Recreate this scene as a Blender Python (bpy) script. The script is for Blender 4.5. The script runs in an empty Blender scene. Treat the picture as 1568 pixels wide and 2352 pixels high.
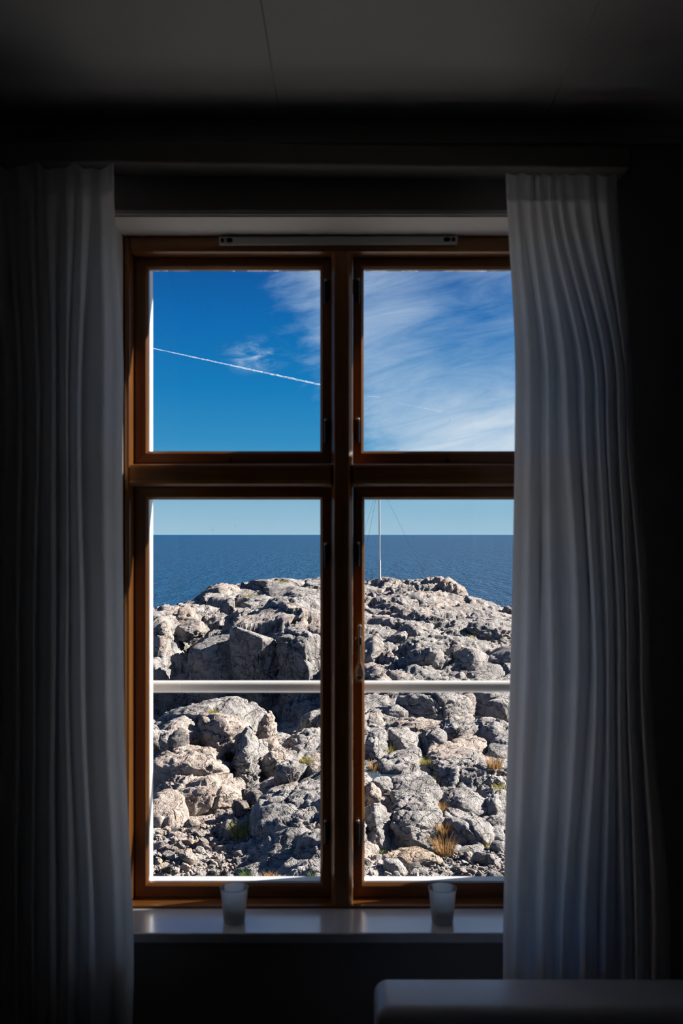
import bpy, bmesh, math, random
import numpy as np
from mathutils import Vector, Matrix

rng = random.Random(7)
scene = bpy.context.scene
EYE = 1.68            # eye height above the room floor
FPX = 2208.0          # focal length in pixels of the 1568 x 2352 frame
VX, VY = 800.0, 1228.0
ZOOM, CX, CY = 1.0, 784.0, 1176.0   # whole frame

# ------------------------------------------------------------------ camera
cam_d = bpy.data.cameras.new('camera')
cam = bpy.data.objects.new('camera', cam_d)
scene.collection.objects.link(cam)
cam.location = (0, 0, EYE)
cam.rotation_euler = (math.pi / 2, 0, 0)
cam_d.sensor_fit = 'VERTICAL'
cam_d.sensor_height = 36.0
cam_d.sensor_width = 24.0
cam_d.lens = 36.0 * FPX / 2352.0 * ZOOM
cam_d.shift_x = -(VX - CX) / 2352.0 * ZOOM
cam_d.shift_y = (VY - CY) / 2352.0 * ZOOM
cam_d.clip_start = 0.05
cam_d.clip_end = 200000
cam_d.dof.use_dof = True
cam_d.dof.focus_distance = 40.0
cam_d.dof.aperture_fstop = 7.5
scene.camera = cam

# ------------------------------------------------------------------ node helpers
class NT:
    def __init__(s, tree):
        s.t = tree
        s.n = tree.nodes
        s.l = tree.links
    def node(s, kind, **kw):
        nd = s.n.new(kind)
        for k, v in kw.items():
            setattr(nd, k, v)
        return nd
    def put(s, sock, v):
        if v is None:
            return
        if hasattr(v, 'is_output'):
            s.l.new(v, sock)
        else:
            sock.default_value = v
    def math(s, op, a, b=None, c=None, clamp=False):
        nd = s.node('ShaderNodeMath', operation=op, use_clamp=clamp)
        s.put(nd.inputs[0], a); s.put(nd.inputs[1], b); s.put(nd.inputs[2], c)
        return nd.outputs[0]
    def ss(s, x, a, b, lo=0.0, hi=1.0):
        nd = s.node('ShaderNodeMapRange', interpolation_type='SMOOTHSTEP')
        s.put(nd.inputs[0], x)
        nd.inputs[1].default_value = a; nd.inputs[2].default_value = b
        nd.inputs[3].default_value = lo; nd.inputs[4].default_value = hi
        return nd.outputs[0]
    def noise(s, vec, scale, detail=4, rough=0.55, dist=0.0, out=0):
        nd = s.node('ShaderNodeTexNoise')
        s.put(nd.inputs['Vector'], vec)
        nd.inputs['Scale'].default_value = scale
        nd.inputs['Detail'].default_value = detail
        nd.inputs['Roughness'].default_value = rough
        nd.inputs['Distortion'].default_value = dist
        return nd.outputs[out]
    def mapping(s, vec, scale=(1, 1, 1), rot=(0, 0, 0), loc=(0, 0, 0)):
        nd = s.node('ShaderNodeMapping')
        s.put(nd.inputs['Vector'], vec)
        nd.inputs['Scale'].default_value = scale
        nd.inputs['Rotation'].default_value = rot
        nd.inputs['Location'].default_value = loc
        return nd.outputs[0]
    def mix(s, f, a, b):
        nd = s.node('ShaderNodeMix', data_type='RGBA')
        s.put(nd.inputs[0], f); s.put(nd.inputs[6], a); s.put(nd.inputs[7], b)
        return nd.outputs[2]
    def ramp(s, f, stops, interp='LINEAR'):
        nd = s.node('ShaderNodeValToRGB')
        cr = nd.color_ramp
        cr.interpolation = interp
        while len(cr.elements) < len(stops):
            cr.elements.new(0.5)
        for e, (p, c) in zip(cr.elements, stops):
            e.position = p
            e.color = tuple(c) + (1,) if len(c) == 3 else c
        s.put(nd.inputs[0], f)
        return nd.outputs[0]
    def bump(s, h, strength, dist, normal=None):
        nd = s.node('ShaderNodeBump')
        s.put(nd.inputs['Height'], h)
        nd.inputs['Strength'].default_value = strength
        nd.inputs['Distance'].default_value = dist
        s.put(nd.inputs['Normal'], normal)
        return nd.outputs[0]

def new_mat(name):
    m = bpy.data.materials.new(name)
    m.use_nodes = True
    t = NT(m.node_tree)
    t.n.clear()
    out = t.node('ShaderNodeOutputMaterial')
    return m, t, out

def principled(t, out, color, rough=0.5, spec=0.5, metal=0.0, normal=None, **kw):
    b = t.node('ShaderNodeBsdfPrincipled')
    def c4(c):
        return c if hasattr(c, 'is_output') else tuple(c) + (1,)
    t.put(b.inputs['Base Color'], c4(color))
    t.put(b.inputs['Roughness'], rough)
    t.put(b.inputs['Specular IOR Level'], spec)
    t.put(b.inputs['Metallic'], metal)
    t.put(b.inputs['Normal'], normal)
    for k, v in kw.items():
        t.put(b.inputs[k.replace('_', ' ')], v)
    t.l.new(b.outputs[0], out.inputs[0])
    return b

SUN_EL, SUN_AZ = math.radians(31), math.radians(17)   # from the right, a little in front of the facade
# ------------------------------------------------------------------ world: clear northern sky with cirrus
world = bpy.data.worlds.new('sky')
scene.world = world
world.use_nodes = True
t = NT(world.node_tree)
t.n.clear()
wout = t.node('ShaderNodeOutputWorld')
tc = t.node('ShaderNodeTexCoord')
sep = t.node('ShaderNodeSeparateXYZ')
t.l.new(tc.outputs['Generated'], sep.inputs[0])
az = t.math('ARCTAN2', sep.outputs[0], sep.outputs[1])
el = t.math('ARCSINE', sep.outputs[2])
base = t.ramp(t.math('DIVIDE', el, math.pi / 2, clamp=True), [
    (0.0, (.37, .58, .73)), (.022, (.26, .495, .675)), (.040, (.105, .380, .610)),
    (.060, (.038, .285, .570)), (.095, (.010, .215, .530)), (.137, (.006, .155, .465)),
    (.17, (.006, .105, .375)), (.35, (.006, .065, .25)), (1.0, (.005, .045, .18))])
cmb = t.node('ShaderNodeCombineXYZ')
t.l.new(az, cmb.inputs[0]); t.l.new(el, cmb.inputs[1])
uv = cmb.outputs[0]
# streaks run a little upwards to the right
st_uv = t.mapping(t.mapping(uv, rot=(0, 0, math.radians(-13))), scale=(6.5, 40.0, 1))
streak = t.noise(st_uv, 1.0, 8, .68, .9)
st2 = t.noise(t.mapping(t.mapping(uv, rot=(0, 0, math.radians(-10))), scale=(26.0, 85.0, 1)), 1.0, 6, .6, .4)
soft = t.noise(t.mapping(uv, scale=(7, 12, 1)), 1.0, 4, .55, .3)
# western edge of the cirrus sheet
edge = t.math('ADD', t.math('MULTIPLY_ADD', el, .47, -.0395), az)
edge = t.math('ADD', edge, t.math('MULTIPLY_ADD', st2, .10, -.05))
mask = t.ss(edge, -.015, .06)
veil = t.math('MULTIPLY_ADD', streak, .95, -.02)
veil = t.math('ADD', veil, t.math('MULTIPLY_ADD', soft, .7, -.32))
# cirrus grows denser towards the horizon, below about ten degrees
low = t.math('MULTIPLY', t.ss(el, .175, .10), t.ss(az, -.02, .14))
veil = t.math('ADD', veil, t.math('MULTIPLY', low, .50))
gap = t.math('MULTIPLY', t.ss(az, .03, .12), t.math('MULTIPLY', t.ss(el, .15, .19), t.ss(el, .30, .25)))
veil = t.math('SUBTRACT', veil, t.math('MULTIPLY', gap, .26))
nearhor = t.ss(el, .02, .075)
dens = t.math('MULTIPLY', t.math('MULTIPLY', t.math('MULTIPLY', mask, t.math('MAXIMUM', veil, 0.0)), nearhor), .78, clamp=True)
# the lone wisp further west
wn = t.noise(t.mapping(uv, scale=(20, 55, 1), rot=(0, 0, math.radians(-6))), 1.0, 7, .68, 1.2)
wu = t.math('DIVIDE', t.math('ADD', az, .097), .036)
wv = t.math('DIVIDE', t.math('SUBTRACT', el, .184), .020)
wr = t.math('SQRT', t.math('ADD', t.math('MULTIPLY', wu, wu), t.math('MULTIPLY', wv, wv)))
wisp = t.math('MULTIPLY', t.ss(wr, 1.25, .0), t.ss(wn, .42, .78))
dens = t.math('MULTIPLY', dens, t.math('MULTIPLY', t.ss(az, 2.0, 1.3), t.ss(el, 1.2, .5, .35, 1.0)))
dens = t.math('MAXIMUM', dens, t.math('MULTIPLY', wisp, .75))
# ice cloud and haze scatter forward: brighter the nearer to the sun
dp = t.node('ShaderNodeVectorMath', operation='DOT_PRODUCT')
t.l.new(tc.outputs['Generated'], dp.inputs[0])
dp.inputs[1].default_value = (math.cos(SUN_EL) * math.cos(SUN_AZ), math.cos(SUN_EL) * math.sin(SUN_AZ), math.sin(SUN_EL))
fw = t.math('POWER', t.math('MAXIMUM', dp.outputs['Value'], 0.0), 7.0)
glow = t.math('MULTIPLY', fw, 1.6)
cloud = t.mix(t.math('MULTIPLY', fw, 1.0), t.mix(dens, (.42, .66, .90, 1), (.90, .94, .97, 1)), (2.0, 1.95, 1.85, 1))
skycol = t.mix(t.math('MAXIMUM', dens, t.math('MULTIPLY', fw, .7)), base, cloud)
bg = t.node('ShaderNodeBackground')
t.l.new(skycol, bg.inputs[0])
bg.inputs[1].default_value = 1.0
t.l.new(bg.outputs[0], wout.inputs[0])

# ------------------------------------------------------------------ sun
sd = bpy.data.lights.new('sun', 'SUN')
sd.energy = 21.0
sd.color = (1.0, .91, .83)
sd.angle = math.radians(.53)
sun = bpy.data.objects.new('sun', sd)
scene.collection.objects.link(sun)
to_sun = Vector((math.cos(SUN_EL) * math.cos(SUN_AZ), math.cos(SUN_EL) * math.sin(SUN_AZ), math.sin(SUN_EL)))
sun.rotation_euler = to_sun.to_track_quat('Z', 'Y').to_euler()
sun.location = (8, 3, 9)

scene.view_settings.view_transform = 'Standard'
scene.view_settings.look = 'None'
scene.view_settings.gamma = 1.0
scene.view_settings.use_curve_mapping = False
scene.view_settings.exposure = 0.0
scene.cycles.max_bounces = 7
scene.cycles.diffuse_bounces = 5
scene.cycles.glossy_bounces = 3
scene.cycles.transparent_max_bounces = 16
scene.cycles.use_denoising = True
scene.cycles.use_adaptive_sampling = True
scene.cycles.adaptive_threshold = 0.035
scene.cycles.sample_clamp_indirect = 6.0

# ------------------------------------------------------------------ materials
def mat_wood(name, axis):
    m, t, out = new_mat(name)
    tcn = t.node('ShaderNodeTexCoord')
    sc = [26, 26, 26]; sc[axis] = 1.3
    v = t.mapping(tcn.outputs['Object'], scale=tuple(sc))
    g = t.noise(v, 1.0, 6, .6, 1.2)
    sc2 = [150, 150, 150]; sc2[axis] = 5
    f = t.noise(t.mapping(tcn.outputs['Object'], scale=tuple(sc2)), 1.0, 3, .5)
    blot = t.noise(tcn.outputs['Object'], 6.0, 3, .5)
    col = t.ramp(t.math('ADD', t.math('MULTIPLY', g, .8), t.math('MULTIPLY', f, .2)),
                 [(.28, (.14, .050, .011)), (.5, (.31, .122, .026)), (.72, (.45, .20, .052))])
    col = t.mix(t.ss(blot, .45, .75), col, (.28, .10, .021, 1))
    nrm = t.bump(f, .25, .002)
    principled(t, out, col, .32, .5, normal=nrm, Coat_Weight=.25, Coat_Roughness=.18)
    return m

def mat_plain(name, color, rough=.6, spec=.4, metal=0.0, nscale=30, var=.12, bump=.0):
    m, t, out = new_mat(name)
    tcn = t.node('ShaderNodeTexCoord')
    n = t.noise(tcn.outputs['Object'], nscale, 4, .55)
    a = tuple(max(0, c * (1 - var)) for c in color) + (1,)
    b = tuple(min(1, c * (1 + var)) for c in color) + (1,)
    col = t.mix(n, a, b)
    nrm = t.bump(n, bump, .004) if bump else None
    principled(t, out, col, rough, spec, metal, nrm)
    return m

def mat_glass_pane():
    m, t, out = new_mat('window glass')
    tr = t.node('ShaderNodeBsdfTransparent')
    tr.inputs[0].default_value = (.985, .99, .99, 1)
    gl = t.node('ShaderNodeBsdfGlossy')
    gl.inputs['Roughness'].default_value = .01
    fr = t.node('ShaderNodeFresnel')
    fr.inputs[0].default_value = 1.45
    mx = t.node('ShaderNodeMixShader')
    t.l.new(t.math('MULTIPLY', fr.outputs[0], .8), mx.inputs[0])
    t.l.new(tr.outputs[0], mx.inputs[1]); t.l.new(gl.outputs[0], mx.inputs[2])
    # dried spray drops and a little dust
    tcn = t.node('ShaderNodeTexCoord')
    vo = t.node('ShaderNodeTexVoronoi')
    t.l.new(tcn.outputs['Object'], vo.inputs['Vector'])
    vo.inputs['Scale'].default_value = 38
    cl = t.noise(tcn.outputs['Object'], 7, 3, .6)
    sp = t.math('MULTIPLY', t.ss(vo.outputs['Distance'], .15, .06), t.ss(cl, .52, .70))
    haze = t.math('MULTIPLY', t.ss(cl, .35, .8), .010)
    f = t.math('ADD', t.math('MULTIPLY', sp, .16), haze)
    df = t.node('ShaderNodeBsdfDiffuse')
    df.inputs[0].default_value = (.25, .27, .28, 1)
    m2 = t.node('ShaderNodeMixShader')
    t.l.new(f, m2.inputs[0]); t.l.new(mx.outputs[0], m2.inputs[1]); t.l.new(df.outputs[0], m2.inputs[2])
    t.l.new(m2.outputs[0], out.inputs[0])
    return m

def mat_fabric(name, color, transl=.4):
    m, t, out = new_mat(name)
    tcn = t.node('ShaderNodeTexCoord')
    wx = t.noise(t.mapping(tcn.outputs['Object'], scale=(900, 900, 60)), 1, 2, .5)
    wz = t.noise(t.mapping(tcn.outputs['Object'], scale=(60, 60, 900)), 1, 2, .5)
    w = t.math('ADD', t.math('MULTIPLY', wx, .5), t.math('MULTIPLY', wz, .5))
    col = t.mix(w, tuple(c * .85 for c in color) + (1,), tuple(min(1, c * 1.1) for c in color) + (1,))
    nrm = t.bump(w, .15, .001)
    d = t.node('ShaderNodeBsdfDiffuse')
    t.l.new(col, d.inputs[0]); t.l.new(nrm, d.inputs['Normal'])
    tr = t.node('ShaderNodeBsdfTranslucent')
    t.l.new(col, tr.inputs[0])
    mx = t.node('ShaderNodeMixShader')
    mx.inputs[0].default_value = transl
    t.l.new(d.outputs[0], mx.inputs[1]); t.l.new(tr.outputs[0], mx.inputs[2])
    t.l.new(mx.outputs[0], out.inputs[0])
    return m

def mat_rock(name, warm=.5, dark=1.0, tint=None):
    m, t, out = new_mat(name)
    g = t.node('ShaderNodeNewGeometry')
    p = g.outputs['Position']
    big = t.noise(p, .45, 4, .62, .4)
    mid = t.noise(p, 2.6, 4, .65)
    fine = t.noise(p, 13, 4, .74)
    grain = t.noise(p, 60, 1, .65)
    def k(c): return tuple(v * dark for v in c) + (1,)
    grey = t.mix(t.ss(mid, .3, .7), k((.17, .165, .163)), k((.33, .315, .302)))
    pink = t.mix(t.ss(mid, .3, .7), k((.25, .205, .178)), k((.41, .35, .305)))
    col = t.mix(t.ss(big, .66 - .32 * warm, .86 - .32 * warm), grey, pink)
    # black lichen, pale crusts, speckle of the grain
    strk = t.noise(t.mapping(p, scale=(9, 4, 22), rot=(.3, .2, .6)), 1.0, 4, .7, .6)
    lich = t.math('MULTIPLY', t.ss(fine, .55, .66), t.ss(t.noise(p, 1.1, 2, .6), .44, .62))
    lich = t.math('MAXIMUM', lich, t.math('MULTIPLY', t.ss(strk, .60, .72), .8))
    col = t.mix(t.math('MULTIPLY', lich, .66), col, (.05, .047, .046, 1))
    pale = t.ss(t.noise(p, 8, 3, .65), .57, .70)
    col = t.mix(t.math('MULTIPLY', pale, .45), col, k((.50, .465, .43)))
    col = t.mix(t.math('MULTIPLY', t.ss(grain, .52, .70), .42), col, (.13, .12, .12, 1))
    if tint:
        col = t.mix(.35, col, tuple(tint) + (1,))
    # hairline joints at two sizes, warped so that they wander
    wn = t.node('ShaderNodeTexNoise'); wn.inputs['Scale'].default_value = 1.6; wn.inputs['Detail'].default_value = 3
    t.l.new(p, wn.inputs['Vector'])
    def joints(scale, rot, warp, width):
        sc = t.node('ShaderNodeVectorMath', operation='SCALE'); sc.inputs['Scale'].default_value = warp
        t.l.new(wn.outputs['Color'], sc.inputs[0])
        pw = t.node('ShaderNodeVectorMath', operation='ADD')
        t.l.new(p, pw.inputs[0]); t.l.new(sc.outputs[0], pw.inputs[1])
        vo = t.node('ShaderNodeTexVoronoi', feature='DISTANCE_TO_EDGE')
        t.l.new(t.mapping(pw.outputs[0], scale=scale, rot=rot), vo.inputs['Vector'])
        vo.inputs['Scale'].default_value = 1.0
        return t.ss(vo.outputs['Distance'], 0.0, width)
    c1 = t.math('MAXIMUM', joints((1.1, .9, 1.9), (.4, .3, .5), .9, .034), t.ss(big, .54, .64))
    c2 = joints((4.0, 2.4, 6.0), (-.3, .5, 1.1), .6, .040)
    c2 = t.math('MAXIMUM', c2, t.ss(mid, .40, .50))
    crack = t.math('MULTIPLY', c1, c2)
    col = t.mix(t.math('MULTIPLY', t.math('SUBTRACT', 1.0, crack), .68), col, (.035, .032, .03, 1))
    h = t.math('ADD', t.math('MULTIPLY', fine, .80), t.math('MULTIPLY', grain, .22))
    h = t.math('ADD', h, t.math('MULTIPLY', crack, .35))
    h = t.math('ADD', h, t.math('MULTIPLY', strk, .45))
    nrm = t.bump(h, 1.0, .10)
    principled(t, out, col, .9, .2, normal=nrm)
    return m

def mat_sea():
    m, t, out = new_mat('sea water')
    g = t.node('ShaderNodeNewGeometry')
    p = g.outputs['Position']
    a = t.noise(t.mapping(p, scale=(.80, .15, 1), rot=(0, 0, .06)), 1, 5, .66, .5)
    b = t.noise(t.mapping(p, scale=(.22, .030, 1), rot=(0, 0, -.03)), 1, 4, .62, .3)
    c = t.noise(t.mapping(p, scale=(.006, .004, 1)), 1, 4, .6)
    h = t.math('ADD', t.math('MULTIPLY', a, 1.0), t.math('MULTIPLY', b, 1.6))
    nrm = t.bump(h, 1.0, 7.0)
    col = t.mix(t.math('ADD', t.math('MULTIPLY', t.ss(a, .30, .70), .7), t.math('MULTIPLY', c, .3)), (.0004, .015, .050, 1), (.002, .066, .165, 1))  # light and dark of the wave faces put into the water colour
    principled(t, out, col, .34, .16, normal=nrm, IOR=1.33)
    return m

M = {}
M['wood_v'] = mat_wood('varnished pine upright', 2)
M['wood_h'] = mat_wood('varnished pine level', 0)
M['white_paint'] = mat_plain('white gloss paint', (.84, .89, .96), .24, 1.0, nscale=14, var=.03)
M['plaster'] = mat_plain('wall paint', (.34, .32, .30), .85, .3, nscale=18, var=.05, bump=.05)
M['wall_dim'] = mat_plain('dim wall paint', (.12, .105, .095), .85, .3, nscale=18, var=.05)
M['reveal'] = mat_plain('reveal paint', (.82, .79, .75), .6, .4, nscale=18, var=.04)
M['ceiling'] = mat_plain('ceiling paint', (.64, .64, .62), .85, .3, nscale=9, var=.04, bump=.04)
M['outer_white'] = mat_plain('outdoor white paint', (.42, .43, .44), .5, .4, nscale=25, var=.05)
M['floor'] = mat_plain('floor boards', (.09, .055, .032), .5, .4, nscale=6, var=.3)
M['pane'] = mat_glass_pane()
M['iron'] = mat_plain('dark window iron', (.055, .055, .06), .35, .5, .7, nscale=90, var=.3)
M['steel'] = mat_plain('worn zinc fitting', (.55, .55, .53), .38, .5, .85, nscale=80, var=.2)
M['alu'] = mat_plain('painted aluminium strip', (.62, .62, .60), .45, .5, .2, nscale=40, var=.06)
M['rail'] = mat_plain('white lacquered tube', (.42, .43, .43), .32, .5, nscale=30, var=.05)
M['hole'] = mat_plain('slot shade and wick black', (.012, .012, .012), .8, .2)
M['curtain'] = mat_fabric('white linen', (.89, .92, .96), .53)
M['sofa'] = mat_plain('pale leather cover', (.78, .83, .92), .40, .9, nscale=60, var=.04, bump=.1)
M['rock'] = mat_rock('granite', .55)
M['rock_warm'] = mat_rock('pink granite', 1.05)
M['rock_grey'] = mat_rock('grey granite', .1)
M['rock_tan'] = mat_rock('tan stone', .9, .95, (.42, .30, .17))
M['rock_dark'] = mat_rock('dark brown stone', .7, .55)
M['rock_green'] = mat_rock('greenish grey stone', .1, .8, (.24, .29, .27))
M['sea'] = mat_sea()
M['pole'] = mat_plain('white flagpole paint', (.45, .45, .44), .4, .4)
M['wire'] = mat_plain('grey wire', (.06, .06, .07), .8, .2)

# ------------------------------------------------------------------ object helpers
ORG = {}
def W(px, py, y):
    """world point seen at pixel (px,py) of the 1568x2352 frame at distance y"""
    return Vector(((px - VX) / FPX * y, y, EYE - (py - VY) / FPX * y))

def link(o):
    scene.collection.objects.link(o)
    return o

def tag(o, label=None, cat=None, group=None, kind=None):
    if label: o['label'] = label
    if cat: o['category'] = cat
    if group: o['group'] = group
    if kind: o['kind'] = kind
    return o

def thing(name, loc, label=None, cat=None, group=None, kind=None):
    o = link(bpy.data.objects.new(name, None))
    o.empty_display_size = .05
    o.location = loc
    ORG[o] = Vector(loc)
    return tag(o, label, cat, group, kind)

def finish(name, me, mat, parent=None, origin=None, smooth=True):
    """me holds world coordinates; they are shifted to the origin of the thing"""
    org = ORG[parent] if parent is not None else Vector(origin if origin is not None else (0, 0, 0))
    if org.length > 0:
        me.transform(Matrix.Translation(-org))
    o = link(bpy.data.objects.new(name, me))
    if mat is not None:
        me.materials.append(mat)
    if parent is not None:
        o.parent = parent
    else:
        o.location = org
    ORG[o] = org
    if smooth:
        me.polygons.foreach_set('use_smooth', [True] * len(me.polygons))
    return o

def np_mesh(name, V, F):
    V = np.asarray(V, np.float32); F = np.asarray(F, np.int32)
    k = F.shape[1]
    me = bpy.data.meshes.new(name)
    me.vertices.add(len(V)); me.vertices.foreach_set('co', V.ravel())
    me.loops.add(F.size); me.loops.foreach_set('vertex_index', F.ravel())
    me.polygons.add(len(F))
    me.polygons.foreach_set('loop_start', np.arange(0, F.size, k, dtype=np.int32))
    me.update(calc_edges=True)
    return me

class MB:
    """collects bevelled boxes, tubes, lathes in world coordinates"""
    def __init__(s): s.bm = bmesh.new()
    def box(s, x0, x1, y0, y1, z0, z1, bev=0.0, seg=2, rot=None, pivot=None):
        b = bmesh.new()
        bmesh.ops.create_cube(b, size=1)
        for v in b.verts:
            v.co = Vector(((x0 + x1) / 2 + v.co.x * (x1 - x0), (y0 + y1) / 2 + v.co.y * (y1 - y0), (z0 + z1) / 2 + v.co.z * (z1 - z0)))
        if bev > 0:
            bmesh.ops.bevel(b, geom=list(b.edges), offset=bev, segments=seg, profile=.5, affect='EDGES')
        if rot is not None:
            bmesh.ops.rotate(b, verts=b.verts, cent=pivot, matrix=rot)
        s._add(b); return s
    def _add(s, b):
        me = bpy.data.meshes.new('tmp'); b.to_mesh(me); b.free()
        s.bm.from_mesh(me); bpy.data.meshes.remove(me)
    def tube(s, pts, rad, n=10, cap=True):
        pts = [Vector(p) for p in pts]
        rads = rad if isinstance(rad, (list, tuple)) else [rad] * len(pts)
        rings = []
        prev = None
        for i, p in enumerate(pts):
            d = (pts[min(i + 1, len(pts) - 1)] - pts[max(i - 1, 0)]).normalized()
            if prev is None:
                a = d.orthogonal().normalized()
            else:
                a = (prev - d * prev.dot(d)).normalized()
            prev = a
            bb = d.cross(a)
            rings.append([s.bm.verts.new(p + (a * math.cos(2 * math.pi * k / n) + bb * math.sin(2 * math.pi * k / n)) * rads[i]) for k in range(n)])
        for r0, r1 in zip(rings, rings[1:]):
            for k in range(n):
                s.bm.faces.new((r0[k], r0[(k + 1) % n], r1[(k + 1) % n], r1[k]))
        if cap:
            s.bm.faces.new(rings[0][::-1]); s.bm.faces.new(rings[-1])
        return s
    def lathe(s, c, prof, n=32):
        """prof: list of (radius, z) around the upright axis through c"""
        c = Vector(c)
        rings = []
        for r, z in prof:
            if r < 1e-6:
                rings.append([s.bm.verts.new(c + Vector((0, 0, z)))])
            else:
                rings.append([s.bm.verts.new(c + Vector((r * math.cos(2 * math.pi * k / n), r * math.sin(2 * math.pi * k / n), z))) for k in range(n)])
        for a, b in zip(rings, rings[1:]):
            for k in range(n):
                k2 = (k + 1) % n
                if len(a) == 1 and len(b) == 1: continue
                if len(a) == 1: s.bm.faces.new((a[0], b[k2], b[k]))
                elif len(b) == 1: s.bm.faces.new((a[k], a[k2], b[0]))
                else: s.bm.faces.new((a[k], a[k2], b[k2], b[k]))
        return s
    def prism(s, poly, axis, a, b):
        """poly: 2-D outline in the two other axes, swept along axis from a to b"""
        def mk(u, v, w):
            return {0: Vector((w, u, v)), 1: Vector((u, w, v)), 2: Vector((u, v, w))}[axis]
        r0 = [s.bm.verts.new(mk(u, v, a)) for u, v in poly]
        r1 = [s.bm.verts.new(mk(u, v, b)) for u, v in poly]
        n = len(poly)
        for k in range(n):
            s.bm.faces.new((r0[k], r0[(k + 1) % n], r1[(k + 1) % n], r1[k]))
        s.bm.faces.new(r0[::-1]); s.bm.faces.new(r1)
        return s
    def build(s, name, mat, parent=None, origin=None, smooth=False, angle=None):
        bmesh.ops.recalc_face_normals(s.bm, faces=s.bm.faces)
        me = bpy.data.meshes.new(name); s.bm.to_mesh(me); s.bm.free()
        o = finish(name, me, mat, parent, origin, smooth or angle is not None)
        if angle is not None:
            me.set_sharp_from_angle(angle=angle)
        return o

def E(z): return EYE + z      # height given relative to the eye

# ------------------------------------------------------------------ room shell
XL, XR, YB, YF, ZC = -2.1, 2.3, -2.4, 2.21, E(.944)
OX0, OX1, OZ0, OZ1 = -.552, .520, E(-.939), E(.732)     # opening in the window wall
def struct(o): return tag(o, kind='structure')
struct(MB().box(XL - .15, XR + .15, YB - .15, 2.52, -.12, 0).build('floor', M['floor'], origin=(0, 0, 0)))
ceil = struct(MB().box(XL - .15, XR + .15, YB - .15, 2.52, ZC + .012, ZC + .15).build('ceiling', M['ceiling'], origin=(0, 0, ZC)))
xs = [-.155 + .601 * k for k in range(-4, 6)]
for a, b in zip(xs, xs[1:]):
    x0, x1 = max(a, XL) + .0005, min(b, XR) - .0005
    if x1 - x0 > .05:
        MB().box(x0, x1, YB, YF - .001, ZC, ZC + .013, .0012, 1).build('ceiling_panel', M['ceiling'], ceil)
mb = MB()
mb.box(XL - .15, OX0, YF, 2.52, 0, ZC + .012)
mb.box(OX1, XR + .15, YF, 2.52, 0, ZC + .012)
mb.box(OX0, OX1, YF, 2.52, 0, OZ0)
mb.box(OX0, OX1, YF, 2.52, OZ1, ZC + .012)
struct(mb.build('wall_window', M['plaster'], origin=(0, 2.35, 0)))
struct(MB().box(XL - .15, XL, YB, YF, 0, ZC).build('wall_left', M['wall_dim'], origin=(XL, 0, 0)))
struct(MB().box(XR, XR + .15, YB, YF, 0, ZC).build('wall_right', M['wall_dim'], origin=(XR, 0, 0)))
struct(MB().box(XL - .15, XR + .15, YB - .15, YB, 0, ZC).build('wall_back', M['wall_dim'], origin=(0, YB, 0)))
struct(MB().box(XL, XR, YF - .014, YF, 0, .11, .004, 1).build('baseboard_window', M['white_paint'], origin=(0, YF, 0)))
struct(MB().box(XL, XL + .014, YB, YF - .015, 0, .11, .004, 1).build('baseboard_left', M['white_paint'], origin=(XL, 0, 0)))
struct(MB().box(XR - .014, XR, YB, YF - .015, 0, .11, .004, 1).build('baseboard_right', M['white_paint'], origin=(XR, 0, 0)))
# thin corner bead above the opening, and the painted lining of the recess
struct(MB().box(OX0 - .01, OX1 + .01, YF - .007, YF, OZ1 + .001, OZ1 + .013, .003, 2).build('trim_1', M['reveal'], origin=(0, YF, OZ1)))
mb = MB()
mb.box(OX0, OX1, YF - .0005, 2.348, OZ1 - .002, OZ1)
mb.box(OX0, OX0 + .002, YF - .0005, 2.348, E(-.914), OZ1 - .002)
mb.box(OX1 - .002, OX1, YF - .0005, 2.348, E(-.914), OZ1 - .002)
struct(mb.build('trim_2', M['reveal'], origin=(0, 2.28, OZ1)))
# small crown strip between wall and ceiling
struct(MB().prism([(YF, ZC), (YF - .022, ZC), (YF - .020, ZC - .012), (YF - .008, ZC - .030), (YF - .006, ZC - .046), (YF, ZC - .046)], 0, XL, XR).build('trim_3', M['ceiling'], origin=(0, YF, ZC)))
# sill board
M['sill'] = mat_plain('glossy white sill paint', (.86, .90, .96), .30, 1.0, nscale=14, var=.02)
for nd in M['sill'].node_tree.nodes:
    if nd.type == 'BSDF_PRINCIPLED':
        nd.inputs['Coat Weight'].default_value = 1.0
        nd.inputs['Coat Roughness'].default_value = .16
        nd.inputs['Coat IOR'].default_value = 1.7
struct(MB().box(OX0 + .002, OX1 - .002, 2.204, 2.36, E(-.938), E(-.914), .004, 2).build('trim_4', M['sill'], origin=(0, 2.28, E(-.938))))

# ------------------------------------------------------------------ window
win = thing('window_1', (-.016, 2.40, E(-.914)), 'double casement window with varnished pine frame, four panes and dark hinges', 'window', kind='structure')
YA, YS = 2.35, 2.40            # front of the fixed frame, front of the sashes
def frame_bar(name, x0, x1, z0, z1, mat, y0=YA, y1=2.475, bev=.005):
    return MB().box(x0, x1, y0, y1, z0, z1, bev, 3).build(name, mat, win, smooth=True, angle=math.radians(40))
frame_bar('frame_jamb', -.5495, -.535, E(-.9075), E(.7295), M['wood_v'])
frame_bar('frame_jamb', .5030, .5175, E(-.9075), E(.7295), M['wood_v'])
frame_bar('frame_head', -.5349, .5029, E(.692), E(.7295), M['wood_h'])
frame_bar('frame_bottom_rail', -.5495, .5175, E(-.9139), E(-.9077), M['wood_h'], bev=.002)
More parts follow.
